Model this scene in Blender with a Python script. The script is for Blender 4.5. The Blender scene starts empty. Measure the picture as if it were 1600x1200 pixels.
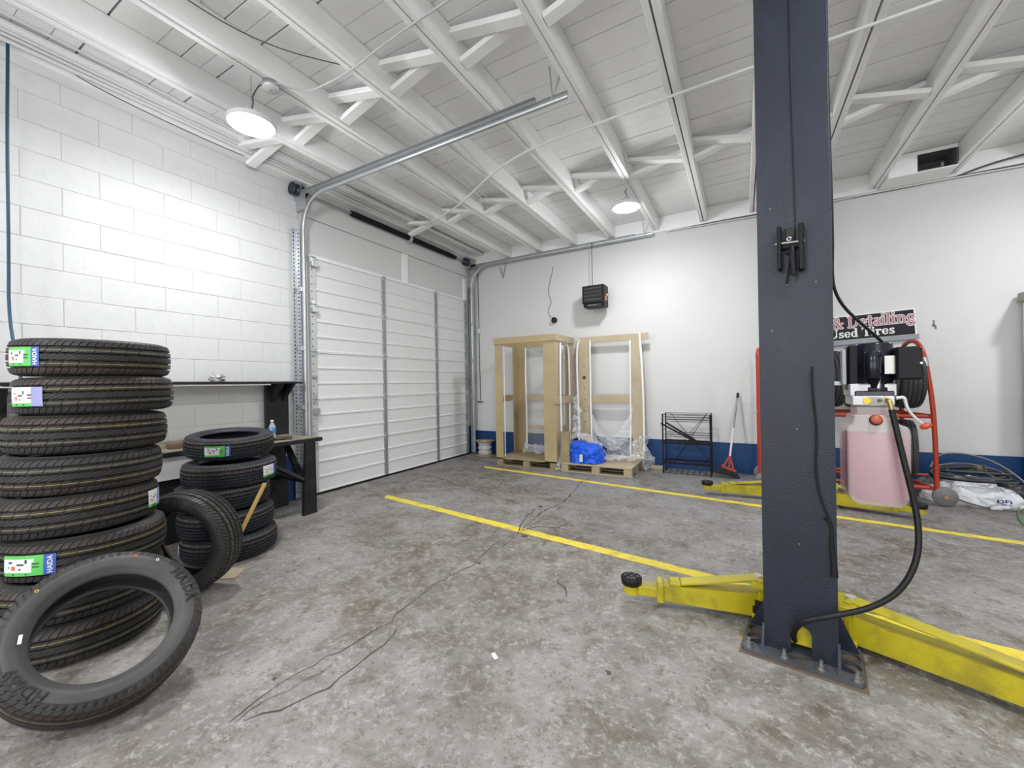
import bpy, bmesh, math, random
from mathutils import Vector, Matrix, noise as mnoise
random.seed(7)
C = bpy.context.scene.collection
PI = math.pi

# ------------------------------------------------------------------ camera
FPX, YAW, ROLL, CAMZ = 639.0, math.radians(29.41), -0.01732, 1.24
cam_d = bpy.data.cameras.new('camera'); cam = bpy.data.objects.new('camera', cam_d); C.objects.link(cam)
cam_d.sensor_fit = 'HORIZONTAL'; cam_d.sensor_width = 36.0; cam_d.lens = FPX * 36.0 / 1600.0
cam_d.clip_start = 0.05
_d = Vector((-math.sin(YAW), math.cos(YAW), 0)); _r0 = Vector((math.cos(YAW), math.sin(YAW), 0)); _u0 = Vector((0, 0, 1))
CR = _r0 * math.cos(ROLL) + _u0 * math.sin(ROLL); CU = _u0 * math.cos(ROLL) - _r0 * math.sin(ROLL); CD = _d
_m = Matrix.Identity(4)
for i in range(3):
    _m[i][0] = CR[i]; _m[i][1] = CU[i]; _m[i][2] = -CD[i]
_m[2][3] = CAMZ
cam.matrix_world = _m
bpy.context.scene.camera = cam
def ray(x, y): return CD + CR * ((x - 800) / FPX) - CU * ((y - 600) / FPX)
def onz(x, y, z=0.0):
    v = ray(x, y); t = (z - CAMZ) / v.z; return Vector((v.x * t, v.y * t, z))
def onx(x, y, X):
    v = ray(x, y); t = X / v.x; return Vector((X, v.y * t, CAMZ + v.z * t))
def ony(x, y, Y):
    v = ray(x, y); t = Y / v.y; return Vector((v.x * t, Y, CAMZ + v.z * t))

# ------------------------------------------------------------------ world, exposure
w = bpy.data.worlds.new('world'); bpy.context.scene.world = w; w.use_nodes = True
w.node_tree.nodes['Background'].inputs[0].default_value = (0.9, 0.95, 1, 1)
w.node_tree.nodes['Background'].inputs[1].default_value = 0.4
vs = bpy.context.scene.view_settings
vs.view_transform = 'Standard'; vs.look = 'None'; vs.gamma = 1.0; vs.use_curve_mapping = False
vs.exposure = 0.58
LAMP_W = 22.0                   # downward light of one pendant lamp
LAMP_SIDE_W = 17.0              # light its frosted dome throws sideways and up
FILL_W = 70.0                   # added fill light, one area light in each opening behind the camera
FILL_AT = [(-2.2, -4.12, 1.45), (2.6, -4.12, 1.45)]
for i, (x, y, z) in enumerate(FILL_AT):
    ld = bpy.data.lights.new('opening_fill', 'AREA'); ld.shape = 'RECTANGLE'; ld.size = 3.4; ld.size_y = 2.8; ld.energy = FILL_W; ld.color = (0.97, 0.985, 1.0)
    lo = bpy.data.objects.new('opening_fill', ld); C.objects.link(lo); lo.location = (x, y, z); lo.rotation_euler = (PI / 2, 0, 0)
LAMPS = [(-3.15, 1.715, 3.20), (-1.13, 4.74, 3.24),                     # the two in view
         (1.02, 1.45, 3.20), (2.90, 4.60, 3.20), (-1.13, -1.3, 3.20), (-3.15, -1.6, 3.20), (1.9, -1.3, 3.20)]  # unseen pendant lamps added to fill the room with light

# ------------------------------------------------------------------ materials
MATS = {}
def M(name, col, rough=0.6, metal=0.0, var=0.10, scale=5.0, bump=0.0, bscale=60.0, dirt=None, dscale=3.0, damt=0.3, spec=0.5):
    if name in MATS: return MATS[name]
    m = bpy.data.materials.new(name); m.use_nodes = True; nt = m.node_tree; N = nt.nodes; Lk = nt.links
    b = N['Principled BSDF']; b.inputs['Roughness'].default_value = rough; b.inputs['Metallic'].default_value = metal
    b.inputs['Specular IOR Level'].default_value = spec
    tc = N.new('ShaderNodeTexCoord')
    no = N.new('ShaderNodeTexNoise'); no.inputs['Scale'].default_value = scale; no.inputs['Detail'].default_value = 6
    Lk.new(tc.outputs['Object'], no.inputs['Vector'])
    mx = N.new('ShaderNodeMix'); mx.data_type = 'RGBA'
    c1 = [max(0, c * (1 - var)) for c in col]; c2 = [min(1, c * (1 + var)) for c in col]
    mx.inputs[6].default_value = (*c1, 1); mx.inputs[7].default_value = (*c2, 1)
    Lk.new(no.outputs['Fac'], mx.inputs[0]); out = mx.outputs[2]
    if dirt:
        n2 = N.new('ShaderNodeTexNoise'); n2.inputs['Scale'].default_value = dscale; n2.inputs['Detail'].default_value = 9; n2.inputs['Roughness'].default_value = 0.7
        Lk.new(tc.outputs['Object'], n2.inputs['Vector'])
        rp = N.new('ShaderNodeMapRange'); rp.inputs[1].default_value = 0.5; rp.inputs[2].default_value = 0.72; rp.inputs[4].default_value = damt
        Lk.new(n2.outputs['Fac'], rp.inputs[0])
        m2 = N.new('ShaderNodeMix'); m2.data_type = 'RGBA'; m2.inputs[7].default_value = (*dirt, 1)
        Lk.new(rp.outputs[0], m2.inputs[0]); Lk.new(out, m2.inputs[6]); out = m2.outputs[2]
    Lk.new(out, b.inputs['Base Color'])
    if bump:
        n3 = N.new('ShaderNodeTexNoise'); n3.inputs['Scale'].default_value = bscale; n3.inputs['Detail'].default_value = 4
        Lk.new(tc.outputs['Object'], n3.inputs['Vector'])
        bp = N.new('ShaderNodeBump'); bp.inputs['Strength'].default_value = bump; bp.inputs['Distance'].default_value = 0.004
        Lk.new(n3.outputs['Fac'], bp.inputs['Height']); Lk.new(bp.outputs[0], b.inputs['Normal'])
    MATS[name] = m
    return m
white_wall = M('white_wall_paint', (0.66, 0.66, 0.655), 0.7, var=0.03, scale=1.2, bump=0.15, bscale=40, dirt=(0.55, 0.55, 0.54), dscale=2.2, damt=0.25)
white_block = M('white_block_paint', (0.60, 0.60, 0.60), 0.65, var=0.03, bump=0.5, bscale=55, dirt=(0.45, 0.45, 0.44), dscale=14, damt=0.22)
mortar_m = M('painted_mortar', (0.55, 0.55, 0.54), 0.8, var=0.05)
dark_gap = M('dark_gap', (0.03, 0.03, 0.03), 0.9)
blue_paint = M('blue_wall_paint', (0.012, 0.055, 0.17), 0.4, var=0.15, scale=3, dirt=(0.01, 0.02, 0.05), damt=0.4, spec=0.3)
ceil_white = M('ceiling_white_paint', (0.86, 0.86, 0.86), 0.6, var=0.06, scale=3, dirt=(0.62, 0.61, 0.60), dscale=6, damt=0.22)
joist_white = M('joist_white_paint', (0.87, 0.87, 0.865), 0.55, var=0.03, scale=3, dirt=(0.7, 0.7, 0.69), dscale=5, damt=0.2)
door_white = M('door_white_steel', (0.74, 0.74, 0.74), 0.38, var=0.02)
galv = M('galvanised_steel', (0.50, 0.52, 0.54), 0.36, metal=0.75, var=0.2, scale=30)
galv_d = M('dull_galvanised_steel', (0.34, 0.35, 0.36), 0.5, metal=0.6, var=0.2, scale=30)
black_m = M('black_metal', (0.008, 0.008, 0.010), 0.42, var=0.2, spec=0.18)
navy_drum = M('navy_drum', (0.01, 0.013, 0.035), 0.4)
black_wood = M('black_painted_wood', (0.016, 0.017, 0.020), 0.42, var=0.3, scale=4, dirt=(0.06, 0.06, 0.065), dscale=6, damt=0.35, spec=0.25)
tan_worn = M('worn_tan_board', (0.27, 0.23, 0.16), 0.6, var=0.25, scale=8, dirt=(0.05, 0.045, 0.04), dscale=9, damt=0.7)
rubber = M('tire_rubber', (0.030, 0.0285, 0.027), 0.46, var=0.2, scale=9, dirt=(0.09, 0.085, 0.078), dscale=5, damt=0.5, spec=0.28)
rubber_blue = M('tire_rubber_cool', (0.026, 0.028, 0.034), 0.45, var=0.2, scale=9, dirt=(0.05, 0.052, 0.06), dscale=5, damt=0.4, spec=0.28)
rubber_used = M('used_tire_rubber', (0.050, 0.050, 0.052), 0.55, var=0.2, scale=9, dirt=(0.08, 0.08, 0.08), dscale=5, damt=0.4, spec=0.28)
sidewall_m = M('tire_sidewall_rubber', (0.060, 0.059, 0.058), 0.5, var=0.15, scale=9, dirt=(0.10, 0.10, 0.098), dscale=4, damt=0.5, spec=0.3)
letter_m = M('raised_letter_rubber', (0.010, 0.010, 0.010), 0.55)
yellow_line_m = M('tread_line_yellow', (0.33, 0.27, 0.05), 0.6, var=0.5, scale=60)
tan_line_m = M('tread_line_tan', (0.12, 0.105, 0.075), 0.6, var=0.5, scale=60)
red_line_m = M('tread_line_red', (0.13, 0.042, 0.028), 0.6, var=0.5, scale=60)
st_white = M('sticker_white', (0.72, 0.74, 0.72), 0.4, var=0.03)
st_green = M('sticker_green', (0.10, 0.52, 0.09), 0.4, var=0.05)
st_blue = M('sticker_blue', (0.035, 0.09, 0.42), 0.4, var=0.05)
st_lilac = M('sticker_lilac', (0.28, 0.30, 0.55), 0.4, var=0.05)
st_dark = M('sticker_dark', (0.02, 0.03, 0.06), 0.5)
orange_m = M('orange_mark', (0.70, 0.17, 0.03), 0.5)
yellow_mark = M('yellow_mark', (0.75, 0.48, 0.02), 0.5)
crate_wood = M('crate_plywood', (0.43, 0.34, 0.185), 0.6, var=0.18, scale=3, dirt=(0.36, 0.27, 0.14), dscale=4, damt=0.5)
crate_wood2 = M('crate_plywood_pale', (0.46, 0.385, 0.255), 0.6, var=0.18, scale=3, dirt=(0.33, 0.26, 0.16), dscale=5, damt=0.5)
pallet_wood = M('pallet_wood', (0.33, 0.265, 0.15), 0.7, var=0.25, scale=5, dirt=(0.18, 0.14, 0.08), dscale=6, damt=0.5)
knot_m = M('wood_knot', (0.07, 0.045, 0.02), 0.7)
stick_wood = M('stick_wood', (0.52, 0.35, 0.11), 0.5, var=0.15, scale=12)
foam_m = M('white_foam', (0.85, 0.85, 0.85), 0.7, var=0.02)
tarp_m = M('blue_tarp', (0.004, 0.10, 0.72), 0.30, var=0.2, scale=5)
lift_blue = M('lift_navy_paint', (0.017, 0.021, 0.033), 0.36, var=0.2, scale=3, bump=0.45, bscale=130, dirt=(0.036, 0.041, 0.056), dscale=2.5, damt=0.5, spec=0.36)
lift_base = M('lift_base_steel', (0.10, 0.105, 0.12), 0.4, metal=0.3, var=0.3, scale=12, dirt=(0.03, 0.025, 0.02), damt=0.7)
lift_yellow = M('lift_yellow_paint', (0.45, 0.375, 0.008), 0.40, var=0.12, scale=4, dirt=(0.15, 0.115, 0.02), dscale=4, damt=0.8)
yellow_paint = M('floor_line_yellow', (0.80, 0.64, 0.05), 0.55, var=0.10, scale=6, dirt=(0.30, 0.24, 0.10), dscale=9, damt=0.75)
chrome = M('bolt_zinc', (0.36, 0.36, 0.35), 0.3, metal=0.9)
brass_m = M('brass_fitting', (0.45, 0.34, 0.12), 0.35, metal=0.8)
alu_m = M('cast_aluminium', (0.55, 0.55, 0.56), 0.45, metal=0.4)
grey_plastic = M('grey_plastic', (0.40, 0.40, 0.40), 0.5)
motor_m = M('motor_black_gloss', (0.010, 0.011, 0.018), 0.20, var=0.2, spec=0.4)
red_paint = M('red_rack_paint', (0.40, 0.035, 0.010), 0.38, var=0.12)
red_plastic = M('red_plastic', (0.45, 0.05, 0.02), 0.4)
hose_m = M('black_hose_rubber', (0.010, 0.010, 0.011), 0.4, spec=0.25)
cable_grey = M('grey_cable', (0.08, 0.08, 0.08), 0.5)
cable_black = M('black_cable', (0.012, 0.012, 0.012), 0.5, spec=0.2)
cable_white = M('white_painted_conduit', (0.72, 0.72, 0.715), 0.45, var=0.05)
blue_hose = M('blue_hose_rubber', (0.004, 0.045, 0.085), 0.4)
sign_black = M('sign_black', (0.014, 0.014, 0.018), 0.4, spec=0.2)
sign_pink = M('sign_pink_letters', (0.47, 0.20, 0.24), 0.5)
sign_white = M('sign_white', (0.82, 0.82, 0.82), 0.5)
sign_strip = M('sign_grey_strip', (0.26, 0.27, 0.30), 0.45, metal=0.3)
bag_m = M('white_plastic_bag', (0.72, 0.73, 0.76), 0.35, var=0.06, scale=6)
dark_bag = M('dark_bag', (0.05, 0.05, 0.05), 0.35)
bristle_m = M('broom_bristles', (0.025, 0.027, 0.027), 0.8)
card_m = M('cardboard', (0.40, 0.33, 0.23), 0.75, var=0.1)
glove_m = M('glove_dark_brown', (0.055, 0.042, 0.030), 0.7, var=0.4, scale=25)
bottle_lab = M('bottle_label_blue', (0.05, 0.22, 0.60), 0.35)
crack_m = M('crack_dark', (0.075, 0.060, 0.046), 0.95, var=0.4, scale=20)
cabinet_w = M('cabinet_white', (0.78, 0.78, 0.78), 0.4, var=0.02)
green_wire = M('green_wire', (0.10, 0.28, 0.08), 0.5)
lamp_white = M('lamp_housing_white', (0.72, 0.72, 0.75), 0.4)

def emis(name, col, st):
    m = bpy.data.materials.new(name); m.use_nodes = True; b = m.node_tree.nodes['Principled BSDF']
    b.inputs['Base Color'].default_value = (*col, 1); b.inputs['Emission Color'].default_value = (*col, 1); b.inputs['Emission Strength'].default_value = st
    return m
lens_m = emis('lamp_lens_lit', (1, 1, 1), 9.0)
def mix_trans(name, col, rough, alpha, spec=0.5):
    m = bpy.data.materials.new(name); m.use_nodes = True; b = m.node_tree.nodes['Principled BSDF']
    b.inputs['Base Color'].default_value = (*col, 1); b.inputs['Roughness'].default_value = rough
    b.inputs['Alpha'].default_value = alpha; b.inputs['Specular IOR Level'].default_value = spec
    return m
film_m = mix_trans('clear_plastic_film', (0.90, 0.91, 0.93), 0.08, 0.36, 1.0)
film_thin = mix_trans('thin_clear_film', (0.85, 0.86, 0.88), 0.12, 0.14, 1.0)
tank_m = mix_trans('tank_plastic', (0.76, 0.68, 0.67), 0.35, 0.42)
clear_m = mix_trans('clear_bottle_plastic', (0.75, 0.80, 0.85), 0.1, 0.35, 0.8)
def fluid_mat():
    m = bpy.data.materials.new('pink_hydraulic_fluid'); m.use_nodes = True; nt = m.node_tree; b = nt.nodes['Principled BSDF']
    b.inputs['Base Color'].default_value = (0.47, 0.05, 0.19, 1); b.inputs['Roughness'].default_value = 0.25
    tr = nt.nodes.new('ShaderNodeBsdfTranslucent'); tr.inputs[0].default_value = (0.70, 0.14, 0.32, 1)
    mx = nt.nodes.new('ShaderNodeMixShader'); mx.inputs[0].default_value = 0.4
    nt.links.new(b.outputs[0], mx.inputs[1]); nt.links.new(tr.outputs[0], mx.inputs[2])
    nt.links.new(mx.outputs[0], nt.nodes['Material Output'].inputs[0]); return m
fluid_m = fluid_mat()

def floor_mat():
    m = bpy.data.materials.new('stained_concrete'); m.use_nodes = True; nt = m.node_tree; N = nt.nodes; L = nt.links
    b = N['Principled BSDF']; tc = N.new('ShaderNodeTexCoord')
    def noise(scale, detail=8, rough=0.6, dist=0.0, off=0.0):
        mp = N.new('ShaderNodeMapping'); mp.inputs['Location'].default_value = (off, off * 1.7, off * 0.3)
        L.new(tc.outputs['Object'], mp.inputs[0])
        n = N.new('ShaderNodeTexNoise'); n.inputs['Scale'].default_value = scale; n.inputs['Detail'].default_value = detail
        n.inputs['Roughness'].default_value = rough; n.inputs['Distortion'].default_value = dist
        L.new(mp.outputs[0], n.inputs['Vector']); return n.outputs['Fac']
    def rng(s, a, c, lo=0.0, hi=1.0):
        r = N.new('ShaderNodeMapRange'); r.interpolation_type = 'SMOOTHSTEP'
        for k, v in zip((1, 2, 3, 4), (a, c, lo, hi)): r.inputs[k].default_value = v
        L.new(s, r.inputs[0]); return r.outputs[0]
    def mul(a, c):
        q = N.new('ShaderNodeMath'); q.operation = 'MULTIPLY'; L.new(a, q.inputs[0])
        if isinstance(c, float): q.inputs[1].default_value = c
        else: L.new(c, q.inputs[1])
        return q.outputs[0]
    def mix(f, a, c):
        x = N.new('ShaderNodeMix'); x.data_type = 'RGBA'
        L.new(f, x.inputs[0])
        for k, v in ((6, a), (7, c)):
            if isinstance(v, tuple): x.inputs[k].default_value = (*v, 1)
            else: L.new(v, x.inputs[k])
        return x.outputs[2]
    base = mix(rng(noise(2.2, 9, 0.65), 0.35, 0.65), (0.200, 0.187, 0.172), (0.325, 0.311, 0.294))
    sep = N.new('ShaderNodeSeparateXYZ'); L.new(tc.outputs['Object'], sep.inputs[0])
    # the floor towards the back wall still carries old blue-grey paint
    ad = N.new('ShaderNodeMath'); ad.operation = 'ADD'; L.new(sep.outputs['Y'], ad.inputs[0]); L.new(mul(noise(1.1, 6, 0.6, 0, 4.0), 3.0), ad.inputs[1])
    base = mix(mul(rng(ad.outputs[0], 4.3, 6.6), 0.75), base, (0.225, 0.222, 0.238))
    base = mix(mul(rng(noise(0.85, 10, 0.66, 0.6, 2.0), 0.43, 0.62), rng(noise(5, 9, 0.7, 0.6, 9.0), 0.34, 0.62)), base, (0.115, 0.088, 0.062))
    base = mix(mul(rng(noise(7.5, 12, 0.8, 0.5, 5.0), 0.50, 0.64), 0.80), base, (0.110, 0.087, 0.065))
    base = mix(mul(rng(noise(26, 12, 0.82, 0.3, 3.0), 0.50, 0.62), 0.75), base, (0.42, 0.41, 0.395))
    base = mix(mul(rng(noise(46, 9, 0.8, 0.5, 8.0), 0.52, 0.64), 0.75), base, (0.100, 0.083, 0.068))
    base = mix(rng(noise(9, 3, 0.5, 0.0, 12.0), 0.735, 0.76), base, (0.06, 0.05, 0.042))
    L.new(base, b.inputs['Base Color'])
    rr = N.new('ShaderNodeMapRange'); rr.inputs[3].default_value = 0.38; rr.inputs[4].default_value = 0.75
    L.new(noise(3, 6, 0.6, 0, 1.5), rr.inputs[0]); L.new(rr.outputs[0], b.inputs['Roughness'])
    bp = N.new('ShaderNodeBump'); bp.inputs['Strength'].default_value = 0.35; bp.inputs['Distance'].default_value = 0.006
    L.new(noise(40, 8, 0.7), bp.inputs['Height']); L.new(bp.outputs[0], b.inputs['Normal'])
    return m
concrete = floor_mat()

# ------------------------------------------------------------------ mesh builder
class MB:
    def __init__(s): s.v = []; s.f = []; s.mi = []; s.sm = []; s.cur = 0
    def add(s, vs, fs, smooth=False):
        o = len(s.v); s.v += [tuple(p) for p in vs]
        for f in fs: s.f.append([o + i for i in f]); s.mi.append(s.cur); s.sm.append(smooth)
        return s
    def box(s, a, b, ch=0.0, M4=None):
        x0, x1 = sorted((a[0], b[0])); y0, y1 = sorted((a[1], b[1])); z0, z1 = sorted((a[2], b[2]))
        ch = min(ch, 0.45 * min(x1 - x0, y1 - y0, z1 - z0))
        lo = (x0, y0, z0); hi = (x1, y1, z1)
        if ch <= 0:
            vs = [(lo[0] if i & 1 == 0 else hi[0], lo[1] if i & 2 == 0 else hi[1], lo[2] if i & 4 == 0 else hi[2]) for i in range(8)]
            fs = [(0, 2, 3, 1), (4, 5, 7, 6), (0, 1, 5, 4), (2, 6, 7, 3), (0, 4, 6, 2), (1, 3, 7, 5)]
        else:
            vs = []; idx = {}
            for c in range(8):
                for ax in range(3):
                    p = []
                    for k in range(3):
                        e = hi[k] if (c >> k) & 1 else lo[k]; sgn = -1 if (c >> k) & 1 else 1
                        p.append(e if k == ax else e + sgn * ch)
                    idx[c, ax] = len(vs); vs.append(p)
            fs = []
            for ax in range(3):
                o1, o2 = [k for k in range(3) if k != ax]
                for sd in (0, 1):
                    cs = [sd << ax, sd << ax | 1 << o1, sd << ax | 1 << o1 | 1 << o2, sd << ax | 1 << o2]
                    fs.append([idx[c, ax] for c in cs])
                for q in range(4):
                    b1, b2 = q & 1, q >> 1
                    c0 = b1 << o1 | b2 << o2; c1 = c0 | 1 << ax
                    fs.append([idx[c0, o1], idx[c1, o1], idx[c1, o2], idx[c0, o2]])
            for c in range(8): fs.append([idx[c, 0], idx[c, 1], idx[c, 2]])
        if M4 is not None: vs = [M4 @ Vector(p) for p in vs]
        return s.add(vs, fs)
    def bar(s, p, q, wd, th, ch=0.0, up=(0, 0, 1)):
        p = Vector(p); q = Vector(q); x = (q - p); ln = x.length; x.normalize(); up = Vector(up)
        if abs(x.dot(up)) > 0.99: up = Vector((0, 1, 0))
        y = up.cross(x).normalized(); z = x.cross(y)
        m = Matrix(((x.x, y.x, z.x, p.x), (x.y, y.y, z.y, p.y), (x.z, y.z, z.z, p.z), (0, 0, 0, 1)))
        return s.box((0, -wd / 2, -th / 2), (ln, wd / 2, th / 2), ch, m)
    def cyl(s, p, q, r, seg=16, r2=None, caps=True):
        p = Vector(p); q = Vector(q); r2 = r if r2 is None else r2
        x = (q - p).normalized(); a = x.orthogonal().normalized(); b = x.cross(a); vs = []
        for P, R in ((p, r), (q, r2)):
            for i in range(seg): t = 2 * PI * i / seg; vs.append(P + a * (R * math.cos(t)) + b * (R * math.sin(t)))
        s.add(vs, [(i, (i + 1) % seg, seg + (i + 1) % seg, seg + i) for i in range(seg)], True)
        if caps: s.add(vs[:seg], [list(range(seg))[::-1]]); s.add(vs[seg:], [list(range(seg))])
        return s
    def tube(s, path, r, seg=8, closed=False, smooth=2):
        P = [Vector(p) for p in path]
        for _ in range(smooth):
            if len(P) < 3: break
            Q = [] if closed else [P[0]]
            n = len(P)
            for i in range(n if closed else n - 1):
                a, b = P[i], P[(i + 1) % n]; Q += [a * 0.75 + b * 0.25, a * 0.25 + b * 0.75]
            if not closed: Q.append(P[-1])
            P = Q
        n = len(P); vs = []; T0 = None; a = None
        for i in range(n):
            t = (P[(i + 1) % n] - P[i - 1]) if closed else (P[min(i + 1, n - 1)] - P[max(i - 1, 0)])
            t.normalize()
            a = t.orthogonal().normalized() if a is None else (a - t * a.dot(t)).normalized()
            b = t.cross(a)
            rr = r(i / (n - 1)) if callable(r) else r
            for k in range(seg): an = 2 * PI * k / seg; vs.append(P[i] + a * (rr * math.cos(an)) + b * (rr * math.sin(an)))
        fs = []
        for i in range(n if closed else n - 1):
            j = (i + 1) % n
            for k in range(seg): fs.append((i * seg + k, i * seg + (k + 1) % seg, j * seg + (k + 1) % seg, j * seg + k))
        s.add(vs, fs, True)
        if not closed: s.add(vs[:seg], [list(range(seg))[::-1]]); s.add(vs[-seg:], [list(range(seg))])
        return s
    def lathe(s, prof, seg=32, M4=None, closed=False, smooth=True):
        vs = []
        for i in range(seg):
            t = 2 * PI * i / seg
            for r, z in prof: vs.append(Vector((r * math.cos(t), r * math.sin(t), z)))
        n = len(prof); fs = []
        for i in range(seg):
            j = (i + 1) % seg
            for k in range(n if closed else n - 1):
                l = (k + 1) % n; fs.append((i * n + k, j * n + k, j * n + l, i * n + l))
        if M4 is not None: vs = [M4 @ p for p in vs]
        return s.add(vs, fs, smooth)
    def prism(s, poly, vec, smooth=False):
        n = len(poly); v = Vector(vec); vs = [Vector(p) for p in poly] + [Vector(p) + v for p in poly]
        s.add(vs, [list(range(n))[::-1], [n + i for i in range(n)]] + [(i, (i + 1) % n, n + (i + 1) % n, n + i) for i in range(n)])
        return s
    def grid(s, nu, nv, fn, smooth=True):
        vs = [fn(i / nu, j / nv) for j in range(nv + 1) for i in range(nu + 1)]
        return s.add(vs, [(j * (nu + 1) + i, j * (nu + 1) + i + 1, (j + 1) * (nu + 1) + i + 1, (j + 1) * (nu + 1) + i) for j in range(nv) for i in range(nu)], smooth)
    def holed(s, outer, holes, z0, z1):
        bm = bmesh.new()
        for lp in [outer] + holes:
            vv = [bm.verts.new((x, y, z1)) for x, y in lp]
            for i in range(len(vv)): bm.edges.new((vv[i], vv[(i + 1) % len(vv)]))
        bmesh.ops.triangle_fill(bm, use_beauty=True, use_dissolve=False, edges=bm.edges[:])
        r = bmesh.ops.extrude_face_region(bm, geom=bm.faces[:])
        for e in r['geom']:
            if isinstance(e, bmesh.types.BMVert): e.co.z = z0
        bmesh.ops.recalc_face_normals(bm, faces=bm.faces[:])
        bm.verts.index_update()
        s.add([v.co.copy() for v in bm.verts], [[v.index for v in f.verts] for f in bm.faces]); bm.free(); return s
    def build(s, name, mat, parent=None, W=False, fix=True):
        me = bpy.data.meshes.new(name); vs = s.v
        if W and parent is not None:
            l = parent.location; vs = [(a - l.x, b - l.y, c - l.z) for a, b, c in vs]
        me.from_pydata(vs, [], s.f)
        for m in (mat if isinstance(mat, (list, tuple)) else [mat]): me.materials.append(m)
        me.polygons.foreach_set('material_index', s.mi); me.polygons.foreach_set('use_smooth', s.sm)
        me.update()
        if fix:
            bm = bmesh.new(); bm.from_mesh(me); bmesh.ops.recalc_face_normals(bm, faces=bm.faces[:]); bm.to_mesh(me); bm.free()
        o = bpy.data.objects.new(name, me); C.objects.link(o)
        if parent is not None: o.parent = parent
        return o
def obj_from(name, me, parent=None, loc=None):
    o = bpy.data.objects.new(name, me); C.objects.link(o)
    if parent is not None: o.parent = parent
    if loc is not None: o.location = loc
    return o
def tag(o, label, cat, group=None):
    o['label'] = label; o['category'] = cat
    if group: o['group'] = group
    return o
def struct(o, label=None):
    o['kind'] = 'structure'
    if label: o['label'] = label
    return o
def thing(name, label, cat, loc=(0, 0, 0), rotz=0.0, group=None):
    o = bpy.data.objects.new(name, None); C.objects.link(o); o.empty_display_size = 0.05
    o.location = loc; o.rotation_euler = (0, 0, rotz)
    if label: tag(o, label, cat, group)
    return o
def copy_tree(o, parent=None):
    c = o.copy(); C.objects.link(c); c.parent = parent
    for ch in list(o.children): copy_tree(ch, c)
    return c
def text_geo(txt, size, extrude=0.001, bold=0.0, align='CENTER'):
    cu = bpy.data.curves.new('t', 'FONT'); cu.body = txt; cu.size = size; cu.extrude = extrude; cu.align_x = align; cu.offset = bold; cu.resolution_u = 3
    o = bpy.data.objects.new('t', cu); C.objects.link(o)
    dg = bpy.context.evaluated_depsgraph_get(); me = bpy.data.meshes.new_from_object(o.evaluated_get(dg))
    vs = [v.co.copy() for v in me.vertices]; fs = [list(p.vertices) for p in me.polygons]
    bpy.data.objects.remove(o); bpy.data.meshes.remove(me); bpy.data.curves.remove(cu)
    return vs, fs

# ================================================================== SETTING
XD, YB = -4.33, 6.19            # inner faces of the left (garage door) wall and of the back wall
XR, YF = 5.6, -4.2              # right and front walls, out of view
ZC, ZJ = 3.60, 3.41             # underside of ceiling boards / of joists
fl = MB().add([(XD - .3, YF - .2, 0), (XR + .2, YF - .2, 0), (XR + .2, YB + .2, 0), (XD - .3, YB + .2, 0)], [(0, 1, 2, 3)]).build('floor', concrete, fix=False)
struct(fl, 'stained and cracked grey concrete floor')
def strip_on_floor(px, wid, z=0.0012, jit=0.02):
    P = []
    for a, b in zip(px[:-1], px[1:]):
        A, B = onz(*a), onz(*b); n = max(2, int((B - A).length / 0.05))
        for i in range(n): P.append(A.lerp(B, i / n))
    P.append(onz(*px[-1]))
    mb = MB(); vs = []
    for i, p in enumerate(P):
        t = (P[min(i + 1, len(P) - 1)] - P[max(i - 1, 0)]).normalized(); nrm = Vector((-t.y, t.x, 0))
        c = p + nrm * random.uniform(-jit, jit) * 0.6; e = 0.15 if i in (0, len(P) - 1) else random.uniform(0.35, 1.1)
        vs += [c + nrm * wid * e / 2 + Vector((0, 0, z)), c - nrm * wid * e / 2 + Vector((0, 0, z))]
    mb.add(vs, [(2 * i, 2 * i + 1, 2 * i + 3, 2 * i + 2) for i in range(len(P) - 1)])
    return mb
for px, wd in (
    ([(355, 1130), (400, 1092), (450, 1060), (510, 1027), (550, 1010), (580, 985), (610, 972), (625, 955), (650, 935), (680, 912), (715, 895), (740, 882), (752, 870), (770, 852), (795, 840), (812, 832)], .008),
    ([(812, 830), (830, 815), (850, 798), (880, 785), (895, 770), (905, 755), (930, 742)], .016),
    ([(822, 792), (800, 783), (770, 775), (745, 766), (720, 760), (690, 748), (670, 742), (640, 741)], .014),
    ([(812, 832), (840, 822), (870, 825), (890, 818)], .02),
    ([(808, 835), (815, 818), (825, 805), (838, 795)], .012),
    ([(805, 838), (795, 848), (780, 856)], .012),
    ([(380, 1125), (465, 1100), (515, 1075), (550, 1045), (580, 1020), (612, 995), (620, 980)], .010),
    ([(365, 1128), (420, 1095), (480, 1062), (520, 1040)], .005),
    ([(868, 905), (880, 918), (888, 932)], .018), ([(820, 826), (850, 812), (880, 810)], .009)):
    strip_on_floor(px, wd).build('crack', crack_m, fl, fix=False)
for px, r0 in (((748, 880), .022), ((820, 838), .03), ((845, 792), .03)):   # broken-out pits along the cracks
    c = onz(*px); n = 9
    MB().add([c + Vector((r0 * random.uniform(.6, 1.2) * math.cos(2 * PI * i / n), r0 * random.uniform(.5, 1.1) * math.sin(2 * PI * i / n), .001)) for i in range(n)], [list(range(n))]).build('crack_pit', crack_m, fl, fix=False)

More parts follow.
